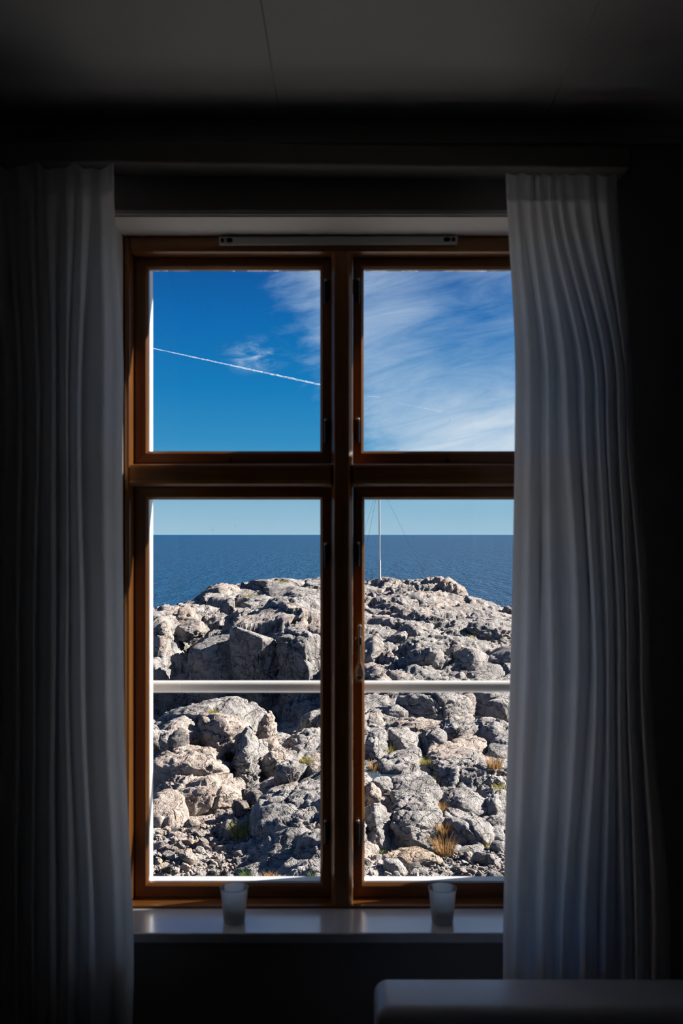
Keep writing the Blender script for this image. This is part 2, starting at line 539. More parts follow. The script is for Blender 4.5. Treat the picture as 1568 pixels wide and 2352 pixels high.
# mullion with deep chamfers
mx0, mx1 = -.0430, .0108
MB().prism([(mx0, 2.480), (mx0, 2.372), (-.0355, 2.350), (-.0325, 2.3475), (-.0015, 2.3475), (.0018, 2.350), (mx1, 2.368), (mx1, 2.480)], 2, E(-.9075), E(.6918)).build('mullion', M['wood_v'], win, smooth=True, angle=math.radians(20))
for x0, x1 in ((-.5348, -.0432), (.0110, .5028)):
    MB().prism([(2.475, E(.1735)), (2.366, E(.1735)), (2.3545, E(.1700)), (2.352, E(.1650)), (2.352, E(.1320)), (2.350, E(.1290)), (2.350, E(.1245)), (2.356, E(.120)), (2.475, E(.120))], 0, x0, x1).build('transom', M['wood_h'], win, smooth=True, angle=math.radians(25))

def sash(x0, x1, z0, z1, l, r, b, tp, hinge_z, hinge_side, knobs):
    """x0..z1 outer size; l, r, b, tp widths of the four members"""
    gx0, gx1, gz0, gz1 = x0 + l, x1 - r, z0 + b, z1 - tp
    bm = bmesh.new()
    ch = .006
    def ring(ax0, ax1, az0, az1, y):
        return [bm.verts.new(c) for c in ((ax0, y, az0), (ax1, y, az0), (ax1, y, az1), (ax0, y, az1))]
    rs = [ring(x0, x1, z0, z1, 2.4145), ring(x0, x1, z0, z1, YS + .003), ring(x0 + .003, x1 - .003, z0 + .003, z1 - .003, YS),
          ring(gx0 - ch, gx1 + ch, gz0 - ch, gz1 + ch, YS), ring(gx0, gx1, gz0, gz1, YS + .008), ring(gx0, gx1, gz0, gz1, 2.4145)]
    for a, c in zip(rs, rs[1:] + rs[:1]):
        for k in range(4):
            bm.faces.new((a[k], a[(k + 1) % 4], c[(k + 1) % 4], c[k]))
    bmesh.ops.recalc_face_normals(bm, faces=bm.faces)
    me = bpy.data.meshes.new('sash')
    bm.to_mesh(me); bm.free()
    me.materials.append(M['wood_v']); me.materials.append(M['wood_h'])
    for p in me.polygons:
        c = p.center
        if (c.z < gz0 or c.z > gz1) and gx0 < c.x < gx1: p.material_index = 1
    o = finish('sash', me, None, win, smooth=False)
    # glass, white outer lining, hinges as sub-parts
    MB().box(gx0 + .0005, gx1 - .0005, 2.4175, 2.4215, gz0 + .0005, gz1 - .0005).build('glass_pane', M['pane'], o)
    lo = MB()
    y0, y1, w = 2.4148, 2.460, .016
    lo.box(x0 + .004, gx0, y0, y1, z0 + .004, z1 - .004, .002, 1)
    lo.box(gx1, x1 - .004, y0, y1, z0 + .004, z1 - .004, .002, 1)
    lo.box(gx0 - .001, gx1 + .001, y0, y0 + .010, gz1, z1 - .004, .002, 1)
    lo.box(gx0 - .001, gx1 + .001, y0 + .010, y1, gz1 + .014, z1 - .002, .002, 1)
    lo.prism([(y0, gz0 + .001), (y1, gz0 - .003), (y1, z0 + .004), (y0, z0 + .004)], 0, gx0 - .001, gx1 + .001)
    lw = lo.build('outer_lining', M['outer_white'], o)
    lw['label'] = 'white painted outer side of the sash'
    for hz in hinge_z:
        s = hinge_side
        xe = x1 if s > 0 else x0
        h = MB()
        xc = xe - s * .008
        h.tube([(xc - s * .004, YS - .010, hz - .036), (xc - s * .004, YS - .010, hz - .034), (xc - s * .004, YS - .010, hz + .018), (xc - s * .004, YS - .010, hz + .020)], [.0025, .0046, .0054, .003], 12)
        h.box(xc - .004, xc + .013, YS - .014, YS + .001, hz - .012, hz + .022, .002, 1) if s > 0 else h.box(xc - .013, xc + .004, YS - .014, YS + .001, hz - .012, hz + .022, .002, 1)
        h.box(xc - .009, xc + .005, YS - .004, YS + .002, hz - .026, hz + .004, .001, 1) if s > 0 else h.box(xc - .005, xc + .009, YS - .004, YS + .002, hz - .026, hz + .004, .001, 1)
        hg = h.build('hinge', M['iron'], o, smooth=True, angle=.6)
        MB().tube([(xc - s * .004, YS - .010, hz + .020), (xc - s * .004, YS - .010, hz + .024), (xc - s * .004, YS - .010, hz + .027)], [.0035, .0052, .002], 10).build('hinge_cap', M['steel'], o, smooth=True)
    for kx, kz in knobs:
        MB().tube([(kx, YS + .001, kz), (kx, YS - .003, kz), (kx, YS - .005, kz)], [.0055, .005, .002], 10).build('screw_cap', M['iron'], o, smooth=True)
    return o

LX0, LX1, RX0, RX1 = -.5347, -.0435, .0112, .5027
s1 = sash(LX0, LX1, E(.177), E(.6915), .0347, .0272, .0317, .0275, [E(.610), E(.262)], 1, [(-.294, E(.186))])
s2 = sash(RX0, RX1, E(.177), E(.6915), .0270, .0347, .0317, .0275, [E(.612), E(.264)], -1, [(.246, E(.188))])
s3 = sash(LX0, LX1, E(-.9070), E(.1195), .0347, .0272, .0355, .0315, [E(-.046), E(-.735)], 1, [])
s4 = sash(RX0, RX1, E(-.9070), E(.1195), .0290, .0347, .0355, .0315, [E(-.044), E(-.735)], -1, [])
# stay hook on the lower right sash
sx = .0275
zz = lambda py: EYE - (py - VY) / FPX * 2.39
lt = MB()
lt.box(sx - .0105, sx - .0065, 2.388, YS + .001, zz(1483), zz(1464), .001, 1)
lt.tube([(sx, 2.389, zz(1441)), (sx, 2.388, zz(1437)), (sx, 2.388, zz(1434))], [.0055, .0058, .002], 12)
lt.tube([(sx, 2.389, zz(1441)), (sx, 2.389, zz(1462)), (sx + .001, 2.389, zz(1520))], .0034, 10)
lt.box(sx - .0045, sx + .0068, 2.385, YS + .001, zz(1482), zz(1462), .003, 2)
loop = [(sx + .001, 2.389, zz(1520)), (sx - .006, 2.388, zz(1532)), (sx - .010, 2.388, zz(1544)), (sx - .009, 2.388, zz(1556)), (sx - .002, 2.388, zz(1563)), (sx + .006, 2.388, zz(1558)), (sx + .0075, 2.388, zz(1546)), (sx + .0045, 2.388, zz(1530)), (sx + .001, 2.389, zz(1520))]
lt.tube(loop, .0034, 8)
lt.box(sx - .0095, sx + .0065, 2.386, 2.392, zz(1566), zz(1551), .003, 2)
lt.build('window_stay', M['steel'], s4, smooth=True, angle=.7)
# ventilation strip on the frame head
v = MB()
zc = lambda px: E(.7165) + (px - 776) * .0000075
v.box(-.3155, .2655, 2.337, 2.3497, E(.7065), E(.7262), .002, 1, Matrix.Rotation(-.0035, 3, 'Y'), Vector((0, 2.34, E(.7165))))
vs = v.build('ventilation_strip', M['alu'], win)
vs['label'] = 'pale grey ventilation strip with slots at both ends'
for px, w in ((510.5, .0035), (527, .0075), (1026, .0085), (1041, .0040)):
    x = (px - VX) / FPX * 2.337
    z = E(.7165) - x * -.0035 * -1 + x * .0035 * 2
    MB().box(x - w, x + w, 2.3362, 2.3372, z - .0045, z + .0045, .002 if w < .006 else .0035, 2).build('slot', M['hole'], vs)  # dark plates on the face stand in for the shade inside the holes

# ------------------------------------------------------------------ rail outside the window
ry, rz = 2.57, E(-.406)
rail = thing('safety_rail', (0, ry, rz), 'round white tube rail crossing outside the lower window panes', 'rail')
MB().tube([(-.66, ry, rz), (.64, ry, rz)], .0158, 20).build('tube', M['rail'], rail, smooth=True, angle=.6)
for x in (-.645, .625):
    MB().box(x - .012, x + .012, 2.5205, ry, rz - .012, rz + .012, .003, 2).box(x - .03, x + .03, 2.5205, 2.526, rz - .03, rz + .03, .002, 1).build('bracket', M['rail'], rail)

# ------------------------------------------------------------------ curtain track and curtains
tr = MB()
rm = Matrix.Rotation(.0125, 3, 'Y')
tr.box(-.78, .622, 2.128, YF - .0005, E(.815), E(.861), .003, 1, rm, Vector((.3, 2.15, E(.815))))
M['track'] = mat_plain('greyish painted board', (.30, .29, .27), .7, .3)
tag(tr.build('curtain_track', M['track'], origin=(0, 2.17, E(.815))), 'long pale wooden curtain board on the wall above the window', 'curtain rail')

def curtain(name, rows, z_rows, top_fn, label, zbot, lean, nper=12, yc=2.100, amp=.052, seed=1):
    """rows: fold ridge positions (metres) at the heights z_rows; folds alternate front and back"""
    r = random.Random(seed)
    nr = len(rows[0])
    ph = [r.uniform(.75, 1.2) for _ in range(nr)]
    nz = 120
    V = []
    cols = (nr - 1) * 2 * nper + 1
    wob = [r.uniform(0, 6.28) for _ in range(nr * 2)]
    for j in range(nz + 1):
        tt = j / nz
        # ridge positions at this height
        for c in range(cols):
            s = c / (2 * nper)
            k = min(int(s), nr - 2); f = s - k
            ztop = top_fn(s / (nr - 1))
            z = ztop + (zbot - ztop) * tt
            zi = np.interp(-z, [-q for q in z_rows], range(len(z_rows)))
            a = int(min(math.floor(zi), len(z_rows) - 2)); g = zi - a
            g = g * g * (3 - 2 * g)
            xk = rows[a][k] * (1 - g) + rows[a + 1][k] * g
            xk1 = rows[a][k + 1] * (1 - g) + rows[a + 1][k + 1] * g
            gather = min(1.0, .45 + tt * 4)
            am = min(max(.40 * abs(xk1 - xk), .014), .040) * (ph[k] * (1 - f) + ph[k + 1] * f) * gather
            w = math.cos(2 * math.pi * f)
            w = math.copysign(abs(w) ** .75, w)
            y = yc - am * w
            x = xk + (xk1 - xk) * (f - lean * (1 - math.cos(2 * math.pi * f)) / 2)
            x += .0022 * math.sin(z * 3.1 + wob[k]) + .0012 * math.sin(z * 9 + wob[k + 1])
            y += .004 * math.sin(z * 4.3 + wob[k] * 2) * tt
            V.append((x, y, z))
    F = []
    for j in range(nz):
        for c in range(cols - 1):
            i = j * cols + c
            F.append((i, i + 1, i + cols + 1, i + cols))
    me = np_mesh(name, V, F)
    root_loc = (sum(rows[-1]) / nr, yc, zbot)
    o = finish(name, me, M['curtain'], origin=root_loc)
    # heading tape and hem as parts
    me_v = np.array(V, np.float32).reshape(nz + 1, cols, 3)
    for nm, j0, j1 in (('heading_tape', 0, 3), ('hem', nz - 4, nz)):
        band = me_v[j0:j1 + 1].copy(); band[..., 1] += .0022
        n = j1 - j0 + 1
        Fb = [(a * cols + c, a * cols + c + 1, (a + 1) * cols + c + 1, (a + 1) * cols + c) for a in range(n - 1) for c in range(cols - 1)]
        finish(nm, np_mesh(nm, band.reshape(-1, 3), Fb), M['curtain'], o)
    return tag(o, label, 'curtain')

def cx(px, y=2.055): return (px - VX) / FPX * y
def cz(py, y=2.098): return EYE - (py - VY) / FPX * y
rowsR = [[1168, 1204, 1234, 1258, 1282, 1308, 1342, 1374, 1428],
         [1186, 1250, 1284, 1336, 1372, 1398, 1422, 1445, 1466],
         [1177, 1248, 1303, 1364, 1397, 1422, 1448, 1474, 1504],
         [1160, 1218, 1282, 1322, 1382, 1428, 1464, 1494, 1548],
         [1160, 1222, 1290, 1330, 1390, 1440, 1475, 1505, 1560]]
zr = [cz(405), cz(900), cz(1500), cz(2200), .03]
curtain('curtain', [[cx(p) for p in r] for r in rowsR], zr, lambda s: cz(399) - .002 * s,
        'pale linen curtain hanging over the pane with the window stay', .03, -.13, seed=3)
rowsL = [[-70, -20, 30, 75, 120, 160, 198, 250],
         [-60, 0, 45, 85, 122, 150, 184, 278],
         [-60, -5, 40, 75, 125, 150, 194, 280],
         [-60, -5, 40, 75, 128, 165, 216, 302],
         [-60, -5, 38, 75, 125, 165, 215, 270]]
zl = [cz(380), cz(900), cz(1500), cz(2150), .03]
curtain('curtain', [[cx(p) for p in r] for r in rowsL], zl, lambda s: cz(383) + .004 * (1 - s) + .006 * math.sin(s * 20),
        'pale linen curtain hanging beside the sunlit window jamb', .03, .13, seed=8)

# ------------------------------------------------------------------ candle glasses on the sill
def candle_glass(x, y, label):
    z = E(-.914) + .0005
    g = thing('candle_glass', (x, y, z), label, 'candle holder', 'frosted candle glasses on the window sill')
    m = MB().lathe((x, y, z), [(0, .001), (.0225, 0), (.0250, .002), (.0262, .012), (.0305, .060), (.0325, .078), (.0335, .0805), (.0330, .0815), (.0320, .0800)], 40)
    m.build('glass', M['frost'], g, smooth=True)
    c = MB().lathe((x, y, z + .0098), [(0, 0), (.0185, 0), (.0195, .003), (.0195, .024), (.0180, .026), (0, .0255)], 28)
    cd = c.build('candle', M['wax'], g, smooth=True)
    MB().tube([(x, y, z + .0352), (x + .001, y, z + .041), (x + .003, y, z + .045)], .0009, 6).build('wick', M['hole'], cd)
    return g
def mat_frost():
    m, t, out = new_mat('frosted glass')
    tr = t.node('ShaderNodeBsdfTranslucent'); tr.inputs[0].default_value = (.92, .98, 1.0, 1)
    df = t.node('ShaderNodeBsdfDiffuse'); df.inputs[0].default_value = (.93, .97, .99, 1)
    tp = t.node('ShaderNodeBsdfTransparent'); tp.inputs[0].default_value = (.86, .93, .96, 1)
    gl = t.node('ShaderNodeBsdfGlossy'); gl.inputs['Roughness'].default_value = .35
    tcn = t.node('ShaderNodeTexCoord')
    n = t.noise(tcn.outputs['Object'], 400, 2, .5)
    a = t.node('ShaderNodeMixShader'); a.inputs[0].default_value = .35
    t.l.new(tr.outputs[0], a.inputs[1]); t.l.new(df.outputs[0], a.inputs[2])
    b = t.node('ShaderNodeMixShader'); t.l.new(t.math('MULTIPLY_ADD', n, .06, .12), b.inputs[0])
    t.l.new(a.outputs[0], b.inputs[1]); t.l.new(tp.outputs[0], b.inputs[2])
    c = t.node('ShaderNodeMixShader')
    fr = t.node('ShaderNodeFresnel'); fr.inputs[0].default_value = 1.4
    t.l.new(fr.outputs[0], c.inputs[0])
    t.l.new(b.outputs[0], c.inputs[1]); t.l.new(gl.outputs[0], c.inputs[2])
    t.l.new(c.outputs[0], out.inputs[0])
    return m
M['frost'] = mat_frost()
M['wax'] = mat_plain('dark plum wax', (.035, .010, .022), .5, .4)
candle_glass((537.5 - VX) / FPX * 2.27, 2.272, 'frosted candle glass on the sill on the sunlit jamb side')
candle_glass((1015.5 - VX) / FPX * 2.27, 2.268, 'frosted candle glass on the sill behind the sofa')

# ------------------------------------------------------------------ sofa under the window
sofa = thing('sofa', (.95, 1.55, 0), 'pale upholstered sofa with straight back standing below the window', 'sofa')
def soft_box(name, x0, x1, y0, y1, z0, z1, r, mat=None):
    return MB().box(x0, x1, y0, y1, z0, z1, r, 5).build(name, mat or M['sofa'], sofa, smooth=True, angle=.5)
soft_box('backrest', .052, 1.85, 1.842, 1.995, .30, E(-.913), .028)
soft_box('seat_base', .052, 1.85, 1.10, 1.838, .10, .30, .02)
for x0, x1 in ((.20, .945), (.955, 1.70)):
    soft_box('seat_cushion', x0, x1, 1.09, 1.835, .305, .44, .035)
soft_box('armrest', .052, .195, 1.10, 1.835, .305, .58, .03)
soft_box('armrest', 1.705, 1.85, 1.10, 1.835, .305, .58, .03)
for x in (.10, 1.80):
    for y in (1.16, 1.93):
        MB().tube([(x, y, 0), (x, y, .105)], [.016, .022], 12).build('leg', M['wood_v'], sofa, smooth=True, angle=.6)
MB().box(.06, 1.842, 1.85, 1.985, .104, .30, .01, 1).build('back_base', M['sofa'], sofa)

# ================================================================== outdoors
# ------------------------------------------------------------------ numpy noise
def h3(ix, iy, iz, seed):
    h = (ix.astype(np.uint32) * np.uint32(374761393) + iy.astype(np.uint32) * np.uint32(668265263)
         + iz.astype(np.uint32) * np.uint32(2147483647) + np.uint32(seed * 1274126177 & 0xffffffff))
    h = (h ^ (h >> np.uint32(13))) * np.uint32(1274126177)
    h = (h ^ (h >> np.uint32(16))) * np.uint32(2246822519)
    return h ^ (h >> np.uint32(15))
def f01(h): return (h >> np.uint32(8)).astype(np.float32) * np.float32(1 / 16777216.)

def vnoise(P, seed=0):
    i = np.floor(P).astype(np.int64); f = (P - i).astype(np.float32)
    u = f * f * f * (f * (f * 6 - 15) + 10)
    r = 0
    for dx in (0, 1):
        wx = u[:, 0] if dx else 1 - u[:, 0]
        for dy in (0, 1):
            wy = u[:, 1] if dy else 1 - u[:, 1]
            for dz in (0, 1):
                wz = u[:, 2] if dz else 1 - u[:, 2]
                r = r + wx * wy * wz * f01(h3(i[:, 0] + dx, i[:, 1] + dy, i[:, 2] + dz, seed))
    return r * 2 - 1
def fbm(P, oct=4, seed=0, gain=.5, ridged=False):
    r = np.zeros(len(P), np.float32); a = 1.0; q = P.astype(np.float32)
    for o in range(oct):
        n = vnoise(q, seed + o * 17)
        r += a * (1 - 2 * np.abs(n) if ridged else n)
        a *= gain; q = q * 2.03 + 11.7
    return r
def voronoi(P, seed=0):
    i = np.floor(P).astype(np.int64); f = (P - i).astype(np.float32)
    n = len(P)
    F1 = np.full(n, 9, np.float32); F2 = np.full(n, 9, np.float32); ID = np.zeros(n, np.float32); FA = np.zeros(n, np.float32)
    for dx in (-1, 0, 1):
        for dy in (-1, 0, 1):
            for dz in (-1, 0, 1):
                h = h3(i[:, 0] + dx, i[:, 1] + dy, i[:, 2] + dz, seed)
                cx_ = f01(h); cy_ = f01(h * np.uint32(1664525) + np.uint32(1013904223)); cz_ = f01(h * np.uint32(22695477) + np.uint32(12345))
                d = np.sqrt((dx + cx_ - f[:, 0]) ** 2 + (dy + cy_ - f[:, 1]) ** 2 + (dz + cz_ - f[:, 2]) ** 2)
                near = d < F1
                F2 = np.where(near, F1, np.minimum(F2, d))
                ID = np.where(near, f01(h * np.uint32(747796405) + np.uint32(2891336453)), ID)
                g = h * np.uint32(2654435761) + np.uint32(977)
                fa = (f01(g) - .5) * (f[:, 0] - dx - cx_) + (f01(g * np.uint32(69069) + np.uint32(1)) - .5) * (f[:, 1] - dy - cy_) + (f01(g * np.uint32(1103515245) + np.uint32(12345)) - .5) * (f[:, 2] - dz - cz_)
                FA = np.where(near, fa, FA)
                F1 = np.where(near, d, F1)
    return F1, F2, ID, FA * 2
def rotm(a, b, c):
    return np.array(Matrix.Rotation(a, 3, 'X') @ Matrix.Rotation(b, 3, 'Y') @ Matrix.Rotation(c, 3, 'Z'), np.float32)
R1, R2, R3 = rotm(.35, .25, .5), rotm(-.3, .5, 1.1), rotm(.6, -.2, .3)

def fracture(P, k1=1.0, k2=1.0, k3=1.0, size=1.0):
    """outward shift of rock surface points: joint-bounded blocks at three sizes plus weathering"""
    P = P.astype(np.float32)
    wv = np.stack([fbm(P * .9, 3, 5), fbm(P * .9 + 31, 3, 6), fbm(P * .9 + 57, 3, 7)], 1)
    d = np.zeros(len(P), np.float32)
    rough = np.clip(.55 + .75 * fbm(P * .35, 2, 40), .12, 1.25)
    if k1:
        F1, F2, I, A = voronoi(((P + wv * .35) @ R1.T) * np.float32([.55, .42, .95]) / size, 1)
        e = F2 - F1
        d += k1 * (.16 * (I - .5) + .16 * A - .20 * np.exp(-(e / .035) ** 2) + .07 * (1 - F1 * F1))
    if k2:
        F1, F2, I, A = voronoi(((P + wv * .16) @ R2.T) * np.float32([1.35, 1.0, 2.3]) / size, 2)
        e = F2 - F1
        d += k2 * rough * (.06 * (I - .5) + .085 * A - .085 * np.exp(-(e / .032) ** 2) + .02 * (1 - F1))
    if k3:
        F1, F2, I, A = voronoi(((P + wv * .06) @ R3.T) * np.float32([4.2, 3.2, 7.0]) / size, 3)
        e = F2 - F1
        d += k3 * rough * (.020 * (I - .5) + .045 * A - .020 * np.exp(-(e / .06) ** 2))
    d += .030 * rough * fbm(P * 3.1, 4, 9, .55, True)
    return d

# ------------------------------------------------------------------ shape of the bedrock
CP = []          # (x, y, height relative to the eye)
def cpx(*pts):
    for px, py, y in pts:
        CP.append(((px - VX) / FPX * y, y, -(py - VY) / FPX * y))
def cpw(*pts): CP.extend(pts)
# right hand side, near to far
cpx((845, 2000, 15.2), (1000, 2005, 15.2), (1160, 2005, 15.2), (850, 1965, 16.2), (1000, 1970, 16.2), (1160, 1965, 16.2),
    (850, 1880, 18.2), (1000, 1870, 18.5), (1150, 1870, 18.5), (850, 1790, 20.5), (1000, 1780, 21), (1150, 1780, 21),
    (850, 1705, 24), (1000, 1700, 24.5), (1160, 1695, 24.5), (850, 1652, 27), (1000, 1662, 27), (1160, 1672, 27),
    (850, 1600, 29.5), (1000, 1610, 30), (1160, 1620, 30), (850, 1560, 31.5), (960, 1565, 31), (1160, 1560, 32),
    (850, 1500, 35), (960, 1490, 34), (1060, 1500, 34), (1170, 1510, 35), (850, 1440, 39), (960, 1440, 38), (1060, 1440, 39), (1170, 1440, 40),
    (850, 1390, 44), (960, 1380, 44), (1060, 1398, 44), (1170, 1410, 46), (850, 1342, 49.5), (900, 1340, 49.5), (960, 1338, 49.5), (1030, 1348, 49.5),
    (1075, 1385, 49), (1120, 1395, 48), (1300, 1450, 46), (1300, 1510, 38), (1400, 1600, 30), (1450, 1500, 48), (1450, 1700, 24), (1500, 1880, 18))
# left hand side: rubble hollow, whaleback, hump, gully, cliff, upper ledges
cpx((345, 2005, 15.2), (450, 1990, 15.5), (345, 1940, 16.8), (450, 1935, 17), (540, 1905, 17.8), (590, 1855, 19), (640, 1835, 19.6),
    (490, 2012, 15.3), (555, 1972, 15.8), (620, 1905, 17), (680, 1842, 18), (735, 1782, 18.8), (600, 2008, 15), (680, 2000, 14.8), (735, 1985, 14.6),
    (735, 1895, 16.2), (790, 1850, 17.8), (790, 1762, 20), (690, 1800, 20.3),
    (400, 1860, 20), (500, 1815, 22), (330, 1860, 20), (450, 1720, 23), (480, 1640, 25), (350, 1660, 25), (560, 1660, 24.5),
    (645, 1700, 27.5), (700, 1660, 29), (735, 1640, 29.3), (700, 1742, 23), (735, 1702, 24), (690, 1702, 25.5), (735, 1662, 27), (650, 1780, 21.5),
    (350, 1440, 36.4), (395, 1460, 36.6), (430, 1480, 38), (470, 1450, 36.6), (550, 1430, 36.4), (650, 1420, 36.4), (735, 1420, 37),
    (735, 1502, 34.6), (690, 1602, 33.0), (735, 1590, 33.0),
    (350, 1412, 40), (420, 1395, 42), (470, 1405, 41), (560, 1404, 41), (600, 1394, 42), (700, 1372, 43), (735, 1376, 43),
    (500, 1362, 45), (560, 1366, 44.2), (600, 1352, 47), (700, 1344, 48.5), (640, 1337, 50), (735, 1338, 50), (500, 1357, 47), (465, 1394, 46), (400, 1402, 46), (350, 1408, 44))
cpw((-6.8, 34.6, -6.6), (-5.2, 34.6, -6.9), (-3.6, 34.4, -6.8), (-2.3, 34.0, -6.5), (-5.6, 37, -6.0), (-4.5, 32.5, -6.8), (-2.6, 32, -6.6), (-3.2, 28.2, -6.4), (-1.9, 28.8, -6.5), (-4.8, 28.5, -6.3), (-3.0, 30.2, -6.5), (-1.8, 30, -6.3), (-5.5, 30, -6.4),
    (-8, 11, -5.4), (-4, 11, -5.4), (0, 11, -5.3), (4, 11, -5.3), (8, 11, -5.4), (-4, 4, -5.4), (4, 4, -5.4), (-12, 6, -5.6), (12, 6, -5.6),
    (-6, 17, -5.6), (-8, 22, -5.4), (-8, 28, -6.0), (-10, 34, -5.0), (-12, 40, -4.4), (-13, 46, -5.0), (-15, 30, -5.6), (-16, 50, -7),
    (14, 20, -5.6), (15, 30, -5.4), (15, 42, -6), (15, 52, -8), (7, 54, -5.0), (3, 54, -3.0), (-2, 55, -3.0), (-6, 54, -3.6), (-10, 53, -5.5),
    (6, 60, -8), (1, 61, -6.5), (-5, 61, -6.5), (-12, 60, -9), (14, 60, -11), (0, 70, -13), (-12, 70, -14), (12, 70, -14), (0, 80, -16), (-16, 80, -16), (16, 80, -16),
    (-18, 15, -5.8), (18, 12, -5.8))
CP = np.array(CP, np.float64)
def _rbf(A, B):
    d = np.sqrt(((A[:, None, :] - B[None, :, :]) ** 2).sum(2) + .15 ** 2)
    return d
S = np.array([1.0, .55])          # distances along the view count less
cxy = CP[:, :2] * S
K = _rbf(cxy, cxy) - np.eye(len(CP)) * .02
Pm = np.c_[np.ones(len(CP)), cxy]
Amat = np.block([[K, Pm], [Pm.T, np.zeros((3, 3))]])
coef = np.linalg.solve(Amat, np.r_[CP[:, 2], 0, 0, 0])
gx = np.linspace(-19, 19, 153); gy = np.linspace(2.4, 82, 320)
GX, GY = np.meshgrid(gx, gy)
q = np.c_[GX.ravel(), GY.ravel()] * S
GH = np.concatenate([_rbf(c, cxy) @ coef[:-3] for c in np.array_split(q, 24)]) + np.c_[np.ones(len(q)), q] @ coef[-3:]
GH = GH.reshape(GX.shape)
def base_h(x, y):
    fx = np.clip((x - gx[0]) / (gx[1] - gx[0]), 0, len(gx) - 1.001); fy = np.clip((y - gy[0]) / (gy[1] - gy[0]), 0, len(gy) - 1.001)
    i = fx.astype(int); j = fy.astype(int); u = fx - i; v = fy - j
    return (GH[j, i] * (1 - u) + GH[j, i + 1] * u) * (1 - v) + (GH[j + 1, i] * (1 - u) + GH[j + 1, i + 1] * u) * v

# grid: even across, steps along y grow with distance from the house
xsg = np.r_[np.linspace(-18, -11.6, 36), np.arange(-11.5, 10.5, .047), np.linspace(10.6, 18, 40)]
ysg = [2.55]
while ysg[-1] < 10.5: ysg.append(ysg[-1] + .16)
while ysg[-1] < 56: ysg.append(ysg[-1] + max(.030, .00215 * ysg[-1]))
while ysg[-1] < 80: ysg.append(ysg[-1] + .5)
ysg = np.array(ysg)
XX, YY = np.meshgrid(xsg, ysg)
HH = base_h(XX, YY)
# sheet joints break the headland into low ledges
tw_ = (fbm(np.stack([XX, YY, np.zeros_like(XX)], -1).reshape(-1, 3) * .22, 3, 71) * .55).reshape(XX.shape)
stp = .62
q_ = (HH + tw_ + .12 * XX) / stp
fr_ = q_ - np.floor(q_)
ter = stp * (np.floor(q_) + np.clip((fr_ - .72) / .28, 0, 1) ** 1.5) - tw_ - .12 * XX
mixf = np.clip((YY - 29) / 4, 0, 1) * np.clip((58 - YY) / 4, 0, 1) * .62
HH = HH * (1 - mixf) + (ter + stp * .32) * mixf
gyy, gxx = np.gradient(HH, ysg, xsg)
NN = np.stack([-gxx, -gyy, np.ones_like(HH)], -1)
NN /= np.linalg.norm(NN, axis=-1, keepdims=True)
PG = np.stack([XX, YY, HH + EYE], -1).reshape(-1, 3)
far = np.clip((PG[:, 1] - 26) / 8, 0, 1)
k1 = .35 + .75 * far
# rubble hollow is floored with gravel: hardly any joints
disp = np.concatenate([fracture(c, 1, 0, 0) * 0 for c in np.array_split(PG[:1], 1)]) if False else None
parts = np.array_split(np.arange(len(PG)), 8)
disp = np.zeros(len(PG), np.float32)
for ix in parts:
    c = PG[ix]
    a = fracture(c, 1.0, 0, 0); b = fracture(c, 0, 1.0, 1.0)
    disp[ix] = a * k1[ix] + b * (.85 - .1 * far[ix])
disp[PG[:, 1] < 10.4] *= .3
PG2 = PG + NN.reshape(-1, 3) * disp[:, None]
nx, ny = len(xsg), len(ysg)
idx = np.arange(nx * ny).reshape(ny, nx)
FG = np.stack([idx[:-1, :-1], idx[:-1, 1:], idx[1:, 1:], idx[1:, :-1]], -1).reshape(-1, 4)
gm = np_mesh('ground', PG2, FG)
ground = finish('ground', gm, M['rock'], origin=(0, 30, EYE - 5.3))
tag(ground, 'fissured pale granite bedrock sloping from the house up to the headland', 'bedrock', kind='structure')
ZG = PG2[:, 2].reshape(ny, nx)
def ground_z(x, y):
    i = int(np.clip(np.searchsorted(xsg, x), 0, nx - 1)); j = int(np.clip(np.searchsorted(ysg, y), 0, ny - 1))
    return float(ZG[j, i])

# paved yard added unseen to light the room, and the sheet metal sill on the facade
def mat_bounce_slab():
    return mat_plain('pale concrete reflector', (.44, .45, .46), .85, .2, nscale=3, var=.12)
tag(MB().box(-9, 9, 2.5, 10.2, EYE - 5.8, EYE - 5.05, .03, 1).build('bounce_slab', mat_bounce_slab(), origin=(0, 6, EYE - 5.8)), 'pale concrete reflector added unseen to bounce sun into the room', 'bounce_slab', kind='structure')
struct(MB().prism([(2.478, E(-.918)), (2.60, E(-.932)), (2.60, E(-.955)), (2.597, E(-.955)), (2.597, E(-.938)), (2.478, E(-.926))], 0, OX0 + .004, OX1 - .004).build('trim_5', M['outer_white'], origin=(0, 2.5, E(-.945))))

# ------------------------------------------------------------------ sea
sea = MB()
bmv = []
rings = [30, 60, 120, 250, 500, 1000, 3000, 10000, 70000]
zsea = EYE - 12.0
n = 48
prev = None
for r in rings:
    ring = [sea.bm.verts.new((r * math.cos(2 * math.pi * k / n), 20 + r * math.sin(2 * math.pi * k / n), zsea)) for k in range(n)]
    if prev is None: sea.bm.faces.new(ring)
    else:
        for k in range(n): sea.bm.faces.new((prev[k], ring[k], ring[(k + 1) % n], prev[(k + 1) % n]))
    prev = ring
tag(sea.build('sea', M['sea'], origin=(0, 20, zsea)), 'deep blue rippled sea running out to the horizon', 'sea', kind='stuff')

# ------------------------------------------------------------------ rocks
ICO = {}
def ico(sub):
    if sub not in ICO:
        b = bmesh.new()
        bmesh.ops.create_icosphere(b, subdivisions=sub, radius=1)
        b.verts.ensure_lookup_table()
        V = np.array([v.co[:] for v in b.verts], np.float32)
        F = np.array([[v.index for v in f.verts] for f in b.faces], np.int32)
        b.free()
        ICO[sub] = (V / np.linalg.norm(V, axis=1, keepdims=True), F)
    return ICO[sub]

